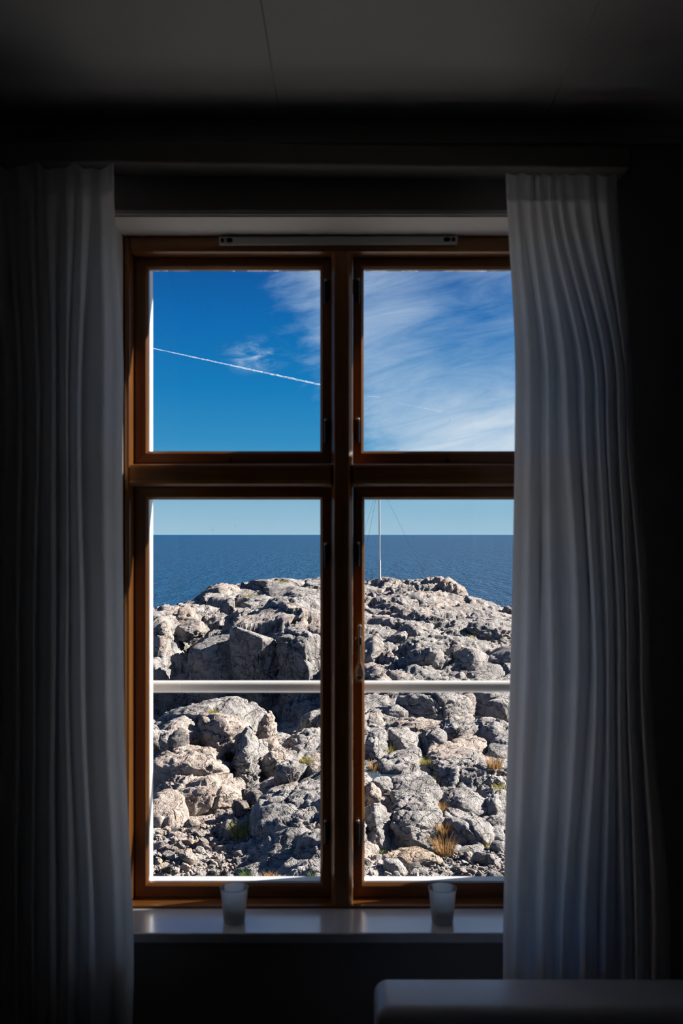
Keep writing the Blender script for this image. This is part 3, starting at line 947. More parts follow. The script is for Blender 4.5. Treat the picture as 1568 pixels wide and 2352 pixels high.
def rock_shape(sub, seed, planes=16, p=9, flat=0.0):
    V, F = ico(sub)
    r = np.random.RandomState(seed)
    N = r.normal(size=(planes, 3)); N /= np.linalg.norm(N, axis=1, keepdims=True)
    H = r.uniform(.72, 1.0, planes)
    ax = np.array([[1, 0, 0], [-1, 0, 0], [0, 1, 0], [0, -1, 0], [0, 0, 1], [0, 0, -1]], float) + r.normal(size=(6, 3)) * .10
    N = np.r_[N, ax / np.linalg.norm(ax, axis=1, keepdims=True)]; H = np.r_[H, np.full(6, .98)]
    D = np.maximum(V @ N.T, 0) / H
    rad = (D ** p).sum(1) ** (-1.0 / p)
    Q = V * rad[:, None]
    # fill the unit box so that the size given is the size seen
    Q = (Q - (Q.max(0) + Q.min(0)) / 2) / ((Q.max(0) - Q.min(0)) / 2)
    return Q.astype(np.float32), F

ROCKMAT = {'g': 'rock_grey', 'w': 'rock_warm', 'r': 'rock', 't': 'rock_tan', 'd': 'rock_dark', 'n': 'rock_green'}
def rock_mass(name, x0, y0, x1, y1, depth, L, label, cat='rock', group=None, mat='r', seed=None, sub=None, yaw=0, roll=0, pitch=0, p=9, planes=14, k=(.45, .8, 1.0), sink=.35):
    """x0..y1: how far it shows in the photo (pixels), depth: its distance, L: its length along the view"""
    seed = seed if seed is not None else int(x0 * 7 + y0 * 13) % 9973
    xc = ((x0 + x1) / 2 - VX) / FPX * depth
    rx = (x1 - x0) / 2 / FPX * depth
    hz = (y1 - y0) / 2 / FPX * depth
    tana = ((y0 + y1) / 2 - VY) / FPX
    ry = L / 2
    rzz = max(math.sqrt(max(hz * hz - (ry * tana) ** 2, 0)), .45 * hz)
    zc = EYE - ((y0 + y1) / 2 - VY) / FPX * depth
    # bury the foot: lengthen downwards
    rz2 = rzz * (1 + sink); zc2 = zc - rzz * sink
    wpx = x1 - x0
    if sub is None:
        sub = 6 if wpx > 150 else (5 if wpx > 48 else 4)
    Q, F = rock_shape(sub, seed, planes, p)
    N = Q / np.float32([rx * rx, ry * ry, rz2 * rz2])
    N = Q * np.float32([1 / rx, 1 / ry, 1 / rz2]); N /= np.linalg.norm(N, axis=1, keepdims=True)
    P = Q * np.float32([rx, ry, rz2])
    Rm = np.array(Matrix.Rotation(yaw, 3, 'Z') @ Matrix.Rotation(pitch, 3, 'X') @ Matrix.Rotation(roll, 3, 'Y'), np.float32)
    P = P @ Rm.T; N = N @ Rm.T
    P = P + np.float32([xc, depth, zc2])
    s = min(1.0, (rx + rz2) / 1.1)
    dd = fracture(P, k[0] * s, k[1] * s ** .7, k[2] * s ** .5, 1.0)
    dd += .05 * s * fbm(P * 1.2, 2, seed % 50)
    P = P + N * dd[:, None]
    o = finish(name, np_mesh(name, P, F), M[ROCKMAT[mat]], origin=(xc, depth, zc2 - rz2 * .5))
    return tag(o, label, cat, group)

RM = rock_mass
# -- the hump above the rubble hollow, seen through the lower left pane
RM('rock_outcrop', 338, 1600, 622, 1760, 25.0, 3.6, 'big rounded granite hump rising behind the rubble hollow', 'rock', mat='r', p=6, planes=10, k=(.7, .9, 1))
RM('rock_outcrop', 540, 1672, 606, 1845, 21.9, 1.7, 'steep grey granite nose running down beside the dark cleft', 'rock', mat='g', p=8, k=(.4, 1.1, 1.2), sub=6, roll=-.25)
RM('rock_outcrop', 598, 1632, 634, 1725, 23.8, 1.0, 'upright chimney shaped rock block leaning on the big hump', 'rock', mat='w', p=14, sub=5, roll=.10)
RM('rock_outcrop', 352, 1648, 478, 1722, 23.3, 1.9, 'bulging granite lobe below the crest of the hump', 'rock', mat='r', p=7)
RM('rock_outcrop', 452, 1636, 574, 1730, 23.4, 2.0, 'pink granite lobe with grass tuft at the top of the hump', 'rock', mat='w', p=7)
RM('rock_outcrop', 350, 1714, 546, 1812, 21.5, 2.2, 'smooth pink granite whaleback above the pale lower slab', 'rock', mat='w', p=6, planes=9, roll=.20, k=(.3, .6, .8))
RM('rock_outcrop', 338, 1775, 556, 1868, 20.2, 1.9, 'broad pale pink slab of cracked granite over the rubble', 'rock', mat='w', p=7, planes=10, roll=.05, k=(.5, .9, 1))
RM('rock_outcrop', 325, 1825, 432, 1920, 19.0, 1.5, 'pale granite foot of the hump ending in the rubble', 'rock', mat='w', p=8, roll=-.30, k=(.5, 1, 1))
RM('boulder', 388, 1678, 428, 1718, 21.7, .5, 'rounded brown boulder perched above the smooth whaleback', 'boulder', mat='d', p=10)
RM('boulder', 366, 1682, 392, 1714, 21.6, .4, 'small pale boulder beside the perched brown boulder', 'boulder', mat='r', p=10)
RM('boulder', 336, 1662, 372, 1705, 22.2, .6, 'blocky pale boulder on the flank of the hump by the white lining', 'boulder', mat='g', p=12)
RM('boulder', 570, 1818, 604, 1848, 18.9, .35, 'round brown boulder at the mouth of the dark cleft', 'boulder', mat='d', p=8)
RM('boulder', 533, 1836, 572, 1866, 18.6, .4, 'dark angular boulder in front of the grey nose', 'boulder', mat='d', p=14)
RM('boulder', 603, 1718, 661, 1782, 22.0, .7, 'pinkish angular boulder wedged at the top of the cleft', 'boulder', mat='w', p=13, roll=-.3)
RM('boulder', 634, 1748, 704, 1806, 20.6, .9, 'grey squared block with a bare twig growing from it', 'boulder', mat='g', p=14)
RM('boulder', 636, 1798, 684, 1832, 20.1, .6, 'greenish grey block under the squared block in the cleft', 'boulder', mat='n', p=14)
RM('boulder', 600, 1700, 640, 1728, 23.0, .5, 'small pale stone jammed between chimney block and cleft', 'boulder', mat='w', p=12)
RM('rock_outcrop', 664, 1676, 742, 1740, 24.0, 1.6, 'knobbly granite shoulder on the far side of the cleft', 'rock', mat='r', p=9, k=(.6, 1.2, 1.2))
RM('rock_outcrop', 690, 1628, 800, 1692, 26.5, 1.8, 'rugged granite shoulder above the knobbly one, half behind the mullion', 'rock', mat='r', p=9, k=(.7, 1.2, 1.2))
RM('rock_outcrop', 684, 1735, 800, 1800, 21.0, 1.6, 'warm granite ledge with dry grass beside the squared block', 'rock', mat='w', p=9)
RM('boulder', 507, 1886, 562, 1930, 17.3, .6, 'smooth blue grey boulder beside the big grass tuft', 'boulder', mat='g', p=6)
# whaleback in the foreground, left of the mullion
RM('rock_outcrop', 492, 1905, 760, 2110, 15.9, 2.6, 'grey knobbly whaleback in front of the rubble hollow', 'rock', mat='g', p=5, planes=6, roll=-.26, k=(.35, .9, 1.3), sub=6)
RM('rock_outcrop', 600, 1798, 850, 2010, 17.4, 3.0, 'lumpy granite rise behind the knobbly whaleback', 'rock', mat='r', p=5, planes=6, roll=-.26, k=(.4, 1.0, 1.3), sub=6)
RM('rock_outcrop', 670, 1935, 780, 2060, 15.1, 1.2, 'cracked grey block at the foot of the mullion', 'rock', mat='g', p=8, k=(.4, 1.0, 1.2))
# -- slab field seen through the lower right pane
GRP = 'rounded granite blocks of the slab field'
SAME = 'rounded grey granite block in the jointed slab field'
RM('rock_slab', 822, 1838, 902, 1938, 17.3, 1.5, 'granite block with crossing hairline cracks beside the mullion', 'rock', mat='g', p=8, k=(.3, .7, 1))
RM('rock_slab', 894, 1838, 1014, 1950, 17.4, 1.7, 'largest domed granite block beside the rusty grass gap', 'rock', mat='r', p=7, planes=10, k=(.35, .7, 1), sub=6)
RM('rock_slab', 1022, 1866, 1128, 1962, 17.3, 1.5, 'squarish granite block across the grass gap from the domed one', 'rock', mat='r', p=9, k=(.35, .7, 1), sub=6)
RM('rock_slab', 1014, 1812, 1112, 1872, 18.9, 1.5, 'split granite block with an upright cleft above the squarish one', 'rock', mat='g', p=9, k=(.4, .9, 1))
RM('rock_slab', 1108, 1812, 1172, 1874, 18.9, 1.3, 'pale square granite block touching the curtain edge', 'rock', mat='g', p=12, k=(.3, .6, 1))
RM('rock_slab', 1110, 1868, 1185, 1925, 17.9, 1.3, SAME, 'rock', GRP, mat='g', p=9)
RM('rock_slab', 900, 1778, 1004, 1832, 19.6, 1.7, 'flat topped granite slab above the largest domed block', 'rock', mat='r', p=10, k=(.25, .5, .9))
RM('rock_slab', 902, 1820, 1002, 1852, 18.6, .9, 'thin granite ledge between flat slab and domed block', 'rock', mat='r', p=9, k=(.2, .7, 1))
RM('rock_slab', 1004, 1744, 1148, 1818, 20.4, 2.0, 'wide domed granite block seamed from top to bottom', 'rock', mat='g', p=6, planes=9, k=(.35, .8, 1), sub=6)
RM('rock_slab', 1130, 1752, 1195, 1808, 20.6, 1.4, SAME, 'rock', GRP, mat='r', p=8)
RM('rock_slab', 980, 1712, 1126, 1768, 22.0, 2.2, 'long pinkish granite slab sloping behind the wide domed block', 'rock', mat='w', p=7, planes=9, k=(.3, .6, .9), sub=6, roll=.08)
RM('rock_slab', 860, 1732, 966, 1786, 21.4, 1.7, 'low granite slab behind the rain pool', 'rock', mat='g', p=7, roll=-.10)
RM('rock_slab', 893, 1672, 968, 1734, 23.4, 1.8, 'blocky granite slab with a stepped front', 'rock', mat='r', p=11)
RM('rock_slab', 838, 1684, 890, 1748, 22.6, 1.5, SAME, 'rock', GRP, mat='g', p=8)
RM('rock_slab', 960, 1672, 1022, 1724, 23.4, 1.5, SAME, 'rock', GRP, mat='g', p=8)
RM('rock_slab', 998, 1648, 1098, 1704, 25.2, 2.2, 'pale granite slab below the shadowed dome', 'rock', mat='r', p=8, planes=9)
RM('rock_slab', 1086, 1652, 1182, 1704, 24.7, 2.0, 'knobbly granite slab under the two shadowed boulders', 'rock', mat='g', p=8, k=(.5, 1, 1))
RM('rock_slab', 1116, 1690, 1190, 1742, 23.2, 1.7, 'granite block with a shaded undercut above the dry grass', 'rock', mat='g', p=9)
RM('rock_slab', 1040, 1690, 1122, 1725, 23.4, 1.3, 'low rusty lichen covered ledge between two grey slabs', 'rock', mat='w', p=9, k=(.3, 1.1, 1.2))
RM('rock_slab', 830, 1638, 888, 1682, 26.6, 1.5, 'pinkish slab by the mullion below the broken ledge', 'rock', mat='w', p=9)
RM('rock_slab', 884, 1648, 1004, 1684, 26.0, 1.7, 'long low granite ledge in front of the shadowed dome', 'rock', mat='w', p=8, k=(.3, 1, 1))
RM('rock_outcrop', 912, 1583, 1072, 1660, 28.4, 2.0, 'large dome of granite with its front in shadow', 'rock', mat='g', p=6, planes=10, yaw=-.5, k=(.5, .9, 1))
RM('boulder', 1080, 1583, 1190, 1650, 29.8, 2.0, 'big smooth boulder in shadow behind the wedge shaped one', 'boulder', mat='g', p=9, planes=9, yaw=-.5, k=(.2, .3, .6))
RM('boulder', 1132, 1603, 1200, 1670, 28.2, 1.4, 'wedge shaped shadowed boulder touching the curtain edge', 'boulder', mat='g', p=9, planes=9, yaw=-.5, k=(.2, .3, .6))
RM('boulder', 1048, 1600, 1094, 1655, 28.7, 1.0, 'crumbly granite lump between the shadowed dome and boulders', 'boulder', mat='r', p=9, k=(.5, 1.1, 1.2))
RM('boulder', 884, 1578, 930, 1612, 30.5, .8, 'angular pinkish slab tipped against the broken ledge', 'boulder', mat='w', p=15, roll=.3)
RM('boulder', 880, 1622, 934, 1658, 27.6, .8, 'low grey lump at the foot of the shadowed dome', 'boulder', mat='g', p=9)
RM('boulder', 856, 1786, 906, 1836, 19.6, .9, 'lumpy granite knob in front of the rain pool', 'boulder', mat='g', p=8, k=(.4, 1.1, 1.2))
RM('boulder', 838, 1806, 874, 1852, 18.8, .8, 'pinkish granite knob beside the mullion below the pool', 'boulder', mat='w', p=9)
RM('boulder', 876, 1948, 1012, 2002, 15.9, .9, 'long flat tan boulder lying on the gravel', 'boulder', mat='t', p=9, planes=12, k=(.3, .6, .8))
RM('boulder', 884, 1970, 928, 2008, 15.3, .5, 'small pale boulder in front of the long flat one', 'boulder', mat='g', p=10)
RM('boulder', 1042, 1938, 1112, 1972, 16.4, .7, 'low grey boulder below the squarish block', 'boulder', mat='g', p=8)
RM('boulder', 1092, 1920, 1132, 1958, 16.9, .6, 'pinkish boulder at the corner of the squarish block', 'boulder', mat='w', p=10)
RM('boulder', 1122, 1900, 1185, 1948, 17.2, .9, 'grey cracked boulder half behind the curtain above the gravel', 'boulder', mat='g', p=9)
# -- ridge and far headland
FG2 = 'broken crags of the far headland'
RM('rock_outcrop', 920, 1488, 1024, 1566, 33.2, 2.2, 'sunlit knob of broken granite above the shadowed dome', 'rock', mat='r', p=8, roll=-.15, k=(.6, 1.2, 1.2))
RM('rock_outcrop', 1056, 1492, 1118, 1552, 33.3, 1.8, 'dark fronted crag next to the sunlit knob', 'rock', mat='r', p=9, yaw=-.45, roll=.2, k=(.6, 1.2, 1.2))
RM('rock_outcrop', 1100, 1474, 1195, 1566, 34.3, 2.4, 'rugged crag meeting the curtain edge below the skyline', 'rock', mat='r', p=8, roll=.25, k=(.7, 1.3, 1.3))
RM('rock_outcrop', 836, 1462, 878, 1532, 34.2, 1.3, 'square granite pillar lit on one side by the mullion', 'rock', mat='r', p=14, yaw=-.5)
RM('rock_outcrop', 880, 1452, 934, 1494, 36.2, 1.6, 'low broken crag between pillar and sunlit knob', 'rock', mat='g', p=9)
RM('rock_outcrop', 1018, 1478, 1062, 1534, 33.7, 1.3, 'cleft granite rib leaning on the sunlit knob', 'rock', mat='w', p=10, roll=.2)
RM('rock_outcrop', 1074, 1426, 1190, 1480, 38.4, 2.6, 'hollowed granite crag high on the seaward slope', 'rock', mat='r', p=8, k=(.7, 1.2, 1.2))
RM('rock_outcrop', 962, 1334, 1078, 1384, 48.5, 3.0, 'rounded summit rock at the seaward end of the skyline', 'rock', mat='w', p=7, roll=.22, k=(.7, 1.3, 1.2))
RM('rock_outcrop', 462, 1346, 562, 1412, 45.4, 3.0, 'sunlit crag standing against the sea beside the upper ledge', 'rock', mat='w', p=9, yaw=-.45, roll=-.18, k=(.7, 1.1, 1))
RM('rock_outcrop', 548, 1370, 640, 1412, 43.2, 2.4, 'shadowed step of granite below the skyline grass', 'rock', mat='g', p=10, yaw=-.45, k=(.7, 1, 1))
RM('rock_outcrop', 560, 1332, 700, 1372, 49.0, 3.2, 'grassy topped skyline ridge of cracked granite', 'rock', mat='r', p=8, k=(.8, 1.3, 1.2))
RM('rock_outcrop', 696, 1334, 760, 1366, 48.8, 2.2, 'dark fronted block on the skyline by the mullion', 'rock', mat='g', p=12, yaw=-.5)
RM('boulder', 408, 1398, 446, 1430, 39.4, 1.2, 'pinkish block lying on the lower shoulder above the gully', 'boulder', mat='w', p=14, yaw=-.5, roll=.2)
RM('boulder', 414, 1424, 470, 1462, 37.4, 1.3, 'squared block tipped at the head of the dark gully', 'boulder', mat='r', p=15, yaw=-.6, roll=.25)
RM('rock_outcrop', 330, 1424, 396, 1530, 36.4, 2.2, 'sunlit buttress beside the head of the dark gully', 'rock', mat='w', p=8, roll=.15, k=(.7, 1, 1))
RM('rock_outcrop', 436, 1446, 565, 1690, 35.4, 2.2, 'tall smooth cliff slab in shadow above the gully', 'rock', mat='g', p=15, planes=5, roll=.16, yaw=-.5, pitch=.10, k=(.5, .5, .8), sub=6)
RM('rock_outcrop', 548, 1432, 655, 1690, 35.0, 2.0, 'upright cliff slab split by a dark crack', 'rock', mat='g', p=15, planes=5, roll=.06, yaw=-.45, pitch=.10, k=(.6, .6, .9), sub=6)
RM('rock_outcrop', 642, 1440, 760, 1670, 34.6, 2.2, 'shadowed cliff shoulder descending beside the mullion', 'rock', mat='g', p=13, planes=6, roll=-.12, yaw=-.5, pitch=.08, k=(.6, .7, 1), sub=6)
RM('rock_outcrop', 318, 1500, 412, 1690, 35.8, 2.2, 'shadowed foot of the sunlit buttress at the gully', 'rock', mat='g', p=14, planes=6, yaw=-.5, pitch=.1, k=(.6, .6, 1), sub=6)

# -- rain pool
pool_c = W(862, 1786, 20.6)
pz = max(ground_z(pool_c.x + .1 * a, 20.6 + .1 * b) for a in (-2, 0, 2) for b in (-1, 1)) + .012
def mat_water():
    m, t, out = new_mat('still rain water')
    g = t.node('ShaderNodeNewGeometry')
    n = t.noise(g.outputs['Position'], 9, 2, .5)
    principled(t, out, (.02, .035, .05), .03, .9, normal=t.bump(n, .03, .02), IOR=1.33)
    return m
M['water'] = mat_water()
pl = MB()
ring = []
for k in range(28):
    a = 2 * math.pi * k / 28
    rr = 1 + .14 * math.sin(3 * a + 1) + .08 * math.sin(5 * a)
    ring.append((pool_c.x + .46 * rr * math.cos(a), 20.5 + .75 * rr * math.sin(a)))
pl.prism(ring, 2, pz - .05, pz)
tag(pl.build('rain_pool', M['water'], origin=(pool_c.x, 20.5, pz - .05)), 'small rain pool in the rock beside the mullion reflecting sky', 'pool')

# -- loose stones: individuals where they show largest, the rest as gravel
stone_meshes = {}
for mk in ('r', 'g', 'w', 'd', 't'):
    for s in range(4):
        Q, F = rock_shape(3, 900 + s * 7 + ord(mk), 9, 26)
        Q = Q * np.float32([1, .8, .66])
        Q = Q + Q / np.linalg.norm(Q, axis=1, keepdims=True) * (.035 * fbm(Q * 1.8 + s * 9, 3, s + 60))[:, None]
        me = np_mesh('stone', Q, F)
        me.polygons.foreach_set('use_smooth', [True] * len(me.polygons))
        me.set_sharp_from_angle(angle=math.radians(28))
        me.materials.append(M[ROCKMAT[mk]])
        stone_meshes[(mk, s)] = me
ZB = {}
def stone(x, y, size, mk, label, group, r):
    me = stone_meshes[(mk, r.randrange(4))]
    o = link(bpy.data.objects.new('stone', me))
    sx_, sy_, sz_ = size * r.uniform(.85, 1.25), size * r.uniform(.7, 1.0), size * r.uniform(.6, 1.0)
    o.scale = (sx_, sy_, sz_)
    o.rotation_euler = (r.uniform(-.35, .35), r.uniform(-.4, .4), r.uniform(0, 6.28))
    o.location = (x, y, ground_z(x, y) + sz_ * .38)
    return tag(o, label, 'stone', group)
rs = random.Random(21)
# stones that can be picked out by look (pixel, distance, half size)
for px, py, y, s, mk, lab in (
        (364, 1950, 16.4, .17, 'g', 'large pale angular stone in the rubble by the white lining'),
        (408, 1908, 17.2, .16, 'w', 'reddish brown angular stone in the rubble below the hump'),
        (437, 1940, 16.7, .13, 't', 'tan pointed stone standing on edge in the rubble'),
        (436, 1895, 17.4, .15, 'd', 'dark rounded stone in the rubble below the pale slab'),
        (467, 1943, 16.6, .15, 'd', 'brown blocky stone next to the tan pointed stone'),
        (400, 1935, 16.8, .12, 'w', 'flat pinkish stone in the rubble'),
        (445, 1865, 18.1, .17, 'w', 'pale split stone leaning on the foot of the hump'),
        (430, 1992, 15.5, .20, 'w', 'broad reddish slab stone at the front of the rubble'),
        (388, 1988, 15.6, .13, 'g', 'white glinting quartz stone at the front of the rubble'),
        (395, 1965, 15.9, .14, 'd', 'dark stone behind the white quartz stone'),
        (500, 1880, 17.8, .10, 'g', 'grey stone close to the blue grey boulder'),
        (578, 1862, 18.7, .10, 'w', 'pale stone below the round brown boulder'),
        (1105, 1993, 15.4, .20, 'g', 'white faceted stone on the gravel by the curtain'),
        (1075, 1975, 15.9, .12, 'w', 'pinkish stone on the gravel behind the white faceted stone'),
        (1140, 1955, 16.4, .15, 'g', 'grey slab stone at the top of the gravel'),
        (1035, 1950, 16.3, .10, 'g', 'small upright grey stone at the end of the grass gap'),
        (950, 1998, 15.3, .11, 'd', 'dark stone in front of the long flat boulder'),
        (865, 1975, 15.8, .13, 'g', 'pale stone beside the mullion on the gravel'),
        (850, 1928, 16.9, .13, 'w', 'pinkish stone below the block with crossing cracks')):
    p = W(px, py, y)
    stone(p.x, y, s, mk, lab, None, rs)
SHADE = {'r': 'pale', 'g': 'grey', 'w': 'pinkish', 'd': 'dark brown', 't': 'tan'}
cnt = 0
while cnt < 190:
    px, y = rs.uniform(330, 600), rs.uniform(14.6, 19.0)
    x = (px - VX) / FPX * y
    # the hollow narrows away from the house and is closed by the whaleback
    lim = -1.95 + (y - 15.2) * .21
    if x > lim or x < -3.9 + (y - 15) * .42 - .6: continue
    s = rs.choice((.035, .045, .05, .06, .07, .085, .11))
    stone(x, y, s, (mk := rs.choice('rrgwwwdtt')), 'loose %s %s stone in the rubble hollow below the hump' % ('small' if s < .055 else 'mid sized' if s < .08 else 'chunky', SHADE[mk]), 'loose stones in the rubble hollow', rs)
    cnt += 1
cnt = 0
while cnt < 95:
    px, y = rs.uniform(835, 1190), rs.uniform(14.5, 16.3)
    x = (px - VX) / FPX * y
    s = rs.choice((.035, .045, .05, .06, .07, .09))
    stone(x, y, s, (mk := rs.choice('rrggwd')), 'loose %s %s stone on the gravel strip below the slab field' % ('small' if s < .055 else 'mid sized' if s < .08 else 'chunky', SHADE[mk]), 'loose stones on the gravel strip', rs)
    cnt += 1
def gravel(name, spots, label):
    V0, F0 = ico(1)
    Vs, Fs = [], []
    r = np.random.RandomState(5)
    for i, (x, y, s) in enumerate(spots):
        jit = 1 + r.uniform(-.22, .22, (len(V0), 1))
        v = V0 * jit * s * r.uniform(.7, 1.2, 3)
        v = v @ rotm(*r.uniform(0, 6, 3)).T + np.float32([x, y, ground_z(x, y) + s * .25])
        Vs.append(v); Fs.append(F0 + i * len(V0))
    c = spots[len(spots) // 2]
    o = finish(name, np_mesh(name, np.concatenate(Vs), np.concatenate(Fs)), M['rock_warm'], origin=(c[0], c[1], ground_z(c[0], c[1])), smooth=False)
    return tag(o, label, 'gravel', kind='stuff')
sp = []
while len(sp) < 1500:
    y = rs.uniform(13.6, 19.2); x = rs.uniform(330 - VX, 610 - VX) / FPX * y
    if x < -1.9 + (y - 15.2) * .21 and x > -4.5 + (y - 15) * .42: sp.append((x, y, rs.uniform(.012, .04)))
gravel('gravel', sp, 'fine gravel and chips between the stones of the rubble hollow')
sp = []
while len(sp) < 1300:
    y = rs.uniform(13.6, 16.5); x = rs.uniform(825 - VX, 1220 - VX) / FPX * y
    sp.append((x, y, rs.uniform(.012, .04)))
gravel('gravel', sp, 'fine gravel below the slab field near the house')

# -- grass and plants
def mat_grass(name, a, b):
    m, t, out = new_mat(name)
    g = t.node('ShaderNodeNewGeometry')
    n = t.noise(g.outputs['Position'], 14, 3, .6)
    col = t.mix(t.ss(n, .35, .65), a + (1,), b + (1,))
    d = t.node('ShaderNodeBsdfDiffuse'); t.l.new(col, d.inputs[0])
    tr = t.node('ShaderNodeBsdfTranslucent'); t.l.new(col, tr.inputs[0])
    mx = t.node('ShaderNodeMixShader'); mx.inputs[0].default_value = .35
    t.l.new(d.outputs[0], mx.inputs[1]); t.l.new(tr.outputs[0], mx.inputs[2]); t.l.new(mx.outputs[0], out.inputs[0])
    return m
M['grass_y'] = mat_grass('yellow green grass', (.16, .17, .04), (.34, .28, .09))
M['grass_r'] = mat_grass('rusty dry grass', (.22, .11, .04), (.38, .26, .12))
M['grass_g'] = mat_grass('green low plants', (.04, .09, .02), (.12, .17, .05))
def tuft(px, py, y, w, h, mk, label, n=110, seed=0, zoff=0.0):
    r = random.Random(seed + int(px * 3 + py))
    p = W(px, py, y)
    z0 = p.z - .03
    Vs, Fs = [], []
    for i in range(n):
        a = r.uniform(0, 6.28); rad = w * .38 * math.sqrt(r.random())
        bx, by = p.x + rad * math.cos(a), y + rad * math.sin(a)
        hh = h * r.uniform(.45, 1.0); le = r.uniform(.15, .65) * hh
        la = a + r.uniform(-.8, .8)
        wd = r.uniform(.004, .008)
        px_, py_ = -math.sin(la) * wd, math.cos(la) * wd
        b0 = len(Vs)
        for f in (0, .5, .85, 1.0):
            xx = bx + math.cos(la) * le * f * f; yy = by + math.sin(la) * le * f * f; zz_ = z0 + hh * (f - .25 * f * f)
            ww = 1 - f * .9
            Vs += [(xx - px_ * ww, yy - py_ * ww, zz_), (xx + px_ * ww, yy + py_ * ww, zz_)]
        for k in range(3):
            Fs.append((b0 + 2 * k, b0 + 2 * k + 1, b0 + 2 * k + 3, b0 + 2 * k + 2))
    o = finish('grass_tuft', np_mesh('grass_tuft', Vs, Fs), M[mk], origin=(p.x, y, z0), smooth=False)
    return tag(o, label, 'grass')
tuft(560, 1920, 16.9, .62, .38, 'grass_y', 'big yellow green grass tuft beside the blue grey boulder', 260)
tuft(584, 1900, 17.2, .35, .26, 'grass_y', 'yellow grass tuft on the edge of the lumpy rise', 120)
tuft(530, 1940, 16.9, .40, .14, 'grass_r', 'low brown grass in front of the blue grey boulder', 120)
tuft(565, 2012, 14.6, .28, .16, 'grass_g', 'green grass tuft on the knobbly whaleback', 110)
tuft(622, 2014, 14.3, .34, .13, 'grass_r', 'brown grass tuft on the knobbly whaleback', 110)
tuft(717, 2012, 14.1, .16, .14, 'grass_g', 'fresh green plant at the foot of the mullion', 70)
tuft(703, 1748, 20.2, .40, .18, 'grass_y', 'dry grass on the warm granite ledge', 110)
tuft(490, 1634, 22.3, .3, .13, 'grass_y', 'grass tuft in the seam at the top of the hump', 90)
tuft(612, 1705, 22.9, .24, .14, 'grass_y', 'grass tuft below the chimney shaped block', 80)
tuft(615, 1845, 18.9, .26, .10, 'grass_g', 'green plants in the mouth of the dark cleft', 80)
tuft(1020, 1957, 16.2, .42, .40, 'grass_r', 'tall rusty grass at the lower end of the grass gap', 230)
tuft(1019, 1915, 16.9, .26, .34, 'grass_r', 'rusty grass halfway up the grass gap', 150)
tuft(1012, 1862, 18.3, .26, .30, 'grass_r', 'dark rusty grass at the top of the grass gap', 150)
tuft(1000, 1800, 19.7, .24, .24, 'grass_y', 'grass between flat slab and wide domed block', 90)
tuft(1136, 1762, 20.0, .40, .42, 'grass_r', 'tall dry grass beside the wide domed block', 170)
tuft(1148, 1812, 19.2, .36, .20, 'grass_y', 'low dry grass at the edge of the wide domed block', 110)
tuft(975, 1750, 21.0, .34, .18, 'grass_y', 'grass at the end of the long pinkish slab', 90)
tuft(893, 1728, 22.2, .26, .28, 'grass_y', 'grass in the joint beside the stepped slab', 90)
tuft(857, 1768, 20.9, .20, .34, 'grass_r', 'upright dry grass by the rain pool', 80)
tuft(945, 1958, 16.4, .55, .10, 'grass_g', 'low green plants under the largest domed block', 150)
tuft(866, 1952, 16.5, .42, .12, 'grass_g', 'low green plants behind the gravel beside the mullion', 120)
tuft(1118, 1942, 16.6, .36, .12, 'grass_y', 'low grass above the gravel near the curtain', 90)
tuft(1080, 1958, 16.1, .36, .07, 'grass_g', 'moss green plants along the low grey boulder', 90)
tuft(575, 1372, 43.5, .9, .35, 'grass_y', 'grass patch beside the sunlit far crag', 120)
tuft(650, 1338, 48.0, .9, .22, 'grass_y', 'grass on the skyline ridge', 120)
tuft(1128, 1546, 33.0, .7, .20, 'grass_g', 'green patch at the foot of the rugged crag', 100)
tuft(1080, 1464, 36.6, .5, .2, 'grass_y', 'grass patch below the hollowed crag', 80)
# bare twig
tw = W(668, 1802, 19.9)
tb = MB()
for dx, dy, h in ((-.13, 0, .40), (-.02, .03, .55), (.10, -.02, .42), (.02, -.05, .34), (.20, .02, .30)):
    a = Vector((tw.x, tw.y, tw.z - .1))
    pts = [a, a + Vector((dx * .25, dy, h * .4)), a + Vector((dx * .7, dy, h * .75)), a + Vector((dx, dy, h + .1))]
    tb.tube(pts, [.010, .007, .005, .002], 5)
    for k in range(3):
        b = pts[1].lerp(pts[3], .2 + .25 * k)
        tb.tube([b, b + Vector((.06 * (-1) ** k + dx * .2, .01, .09))], [.004, .0015], 4)
tag(tb.build('bare_shrub', M['twig'] if 'twig' in M else mat_plain('bare twig bark', (.24, .19, .15), .8, .2), origin=(tw.x, tw.y, tw.z - .1)), 'leafless shrub growing at the squared block in the cleft', 'shrub')

# ------------------------------------------------------------------ flagpole with guy wires
fy = 50.0
fb = W(871.5, 1337, fy)
pole = thing('flagpole', (fb.x, fy, fb.z - .12), 'white guyed flagpole standing on the headland skyline', 'flagpole')
ftop = EYE - (1103 - VY) / FPX * fy
MB().tube([(fb.x, fy, fb.z + .2), (fb.x - .02, fy, ftop), (fb.x - .02, fy, ftop + .03)], [.042, .036, .01], 12).build('pole', M['pole'], pole, smooth=True, angle=.6)
MB().tube([(fb.x, fy, fb.z - .15), (fb.x, fy, fb.z + 1.12), (fb.x, fy, fb.z + 1.16)], [.075, .062, .05], 12).build('sleeve', M['pole'], pole, smooth=True, angle=.6)
for sgn in (1, -.55):
    MB().tube([(fb.x + sgn * .03, fy, fb.z + .28), (fb.x + sgn * .16, fy - .02, fb.z - .12)], [.03, .045], 8).build('strut', M['pole'], pole, smooth=True)
zt = EYE - (1109 - VY) / FPX * fy
for gxp, gyy_, dy in ((1000, 1352, -1.5), (818, 1352, 1.5), (790, 1350, -4.0)):
    g = W(gxp, gyy_, fy + dy)
    MB().tube([(fb.x - .02, fy, zt), tuple(g - Vector((0, 0, .4)))], .0055, 6).build('guy_wire', M['wire'], pole)

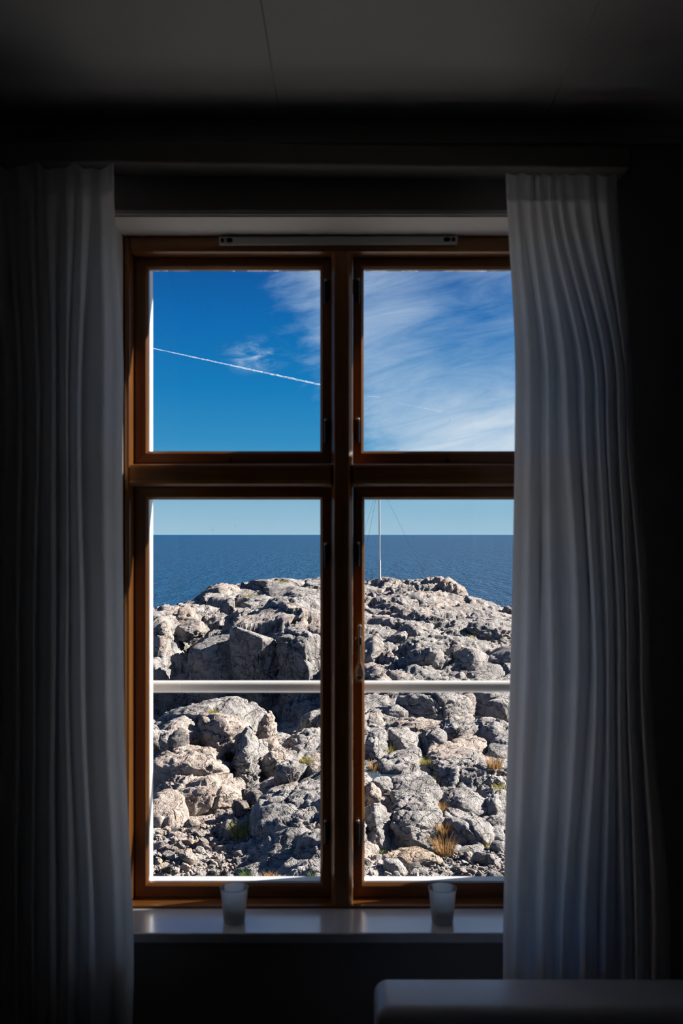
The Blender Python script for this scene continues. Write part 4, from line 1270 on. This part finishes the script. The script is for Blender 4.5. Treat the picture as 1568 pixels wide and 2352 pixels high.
# ------------------------------------------------------------------ contrails (real vapour trails some 10 km out)
def mat_trail(name, dens):
    m, t, out = new_mat(name)
    tcn = t.node('ShaderNodeTexCoord')
    n = t.noise(t.mapping(tcn.outputs['Object'], scale=(.012, .012, .02)), 1, 5, .65)
    d = t.node('ShaderNodeBsdfDiffuse'); d.inputs[0].default_value = (.75, .76, .78, 1)
    tl = t.node('ShaderNodeBsdfTranslucent'); tl.inputs[0].default_value = (.75, .76, .78, 1)
    a = t.node('ShaderNodeMixShader'); a.inputs[0].default_value = .5
    t.l.new(d.outputs[0], a.inputs[1]); t.l.new(tl.outputs[0], a.inputs[2])
    tp = t.node('ShaderNodeBsdfTransparent')
    mx = t.node('ShaderNodeMixShader')
    t.l.new(t.math('MULTIPLY', t.ss(n, .25, .75), dens, clamp=True), mx.inputs[0])
    t.l.new(tp.outputs[0], mx.inputs[1]); t.l.new(a.outputs[0], mx.inputs[2]); t.l.new(mx.outputs[0], out.inputs[0])
    return m
M['trail'] = mat_trail('vapour', .38)
M['trail_faint'] = mat_trail('thin vapour', .07)
def contrail(p0, p1, w0, w1, mat, label, D0=24000., D1=22000., seed=1):
    r = random.Random(seed)
    a, b = W(p0[0], p0[1], D0), W(p1[0], p1[1], D1)
    pts, rad = [], []
    N = 90
    for i in range(N + 1):
        f = i / N
        p = a.lerp(b, f)
        w = (w0 + (w1 - w0) * f) / FPX * D0
        j = w * .16
        pts.append(p + Vector((0, r.uniform(-j, j), r.uniform(-j, j))))
        rad.append(w * r.uniform(.8, 1.15) * (1 if 0 < i < N else .3))
    o = MB().tube(pts, rad, 8).build('contrail', mat, origin=tuple(a), smooth=True)
    return tag(o, label, 'contrail')
contrail((300, 789), (738, 884), 1.0, 2.1, M['trail'], 'long white contrail slanting across the clear blue sky')
contrail((912, 926), (1015, 945), .9, .9, M['trail_faint'], 'short faint contrail crossing the cirrus cloud', seed=4)
contrail((845, 910), (872, 912), 1.3, 1.0, M['trail_faint'], 'tiny scrap of contrail close to the mullion', seed=6)
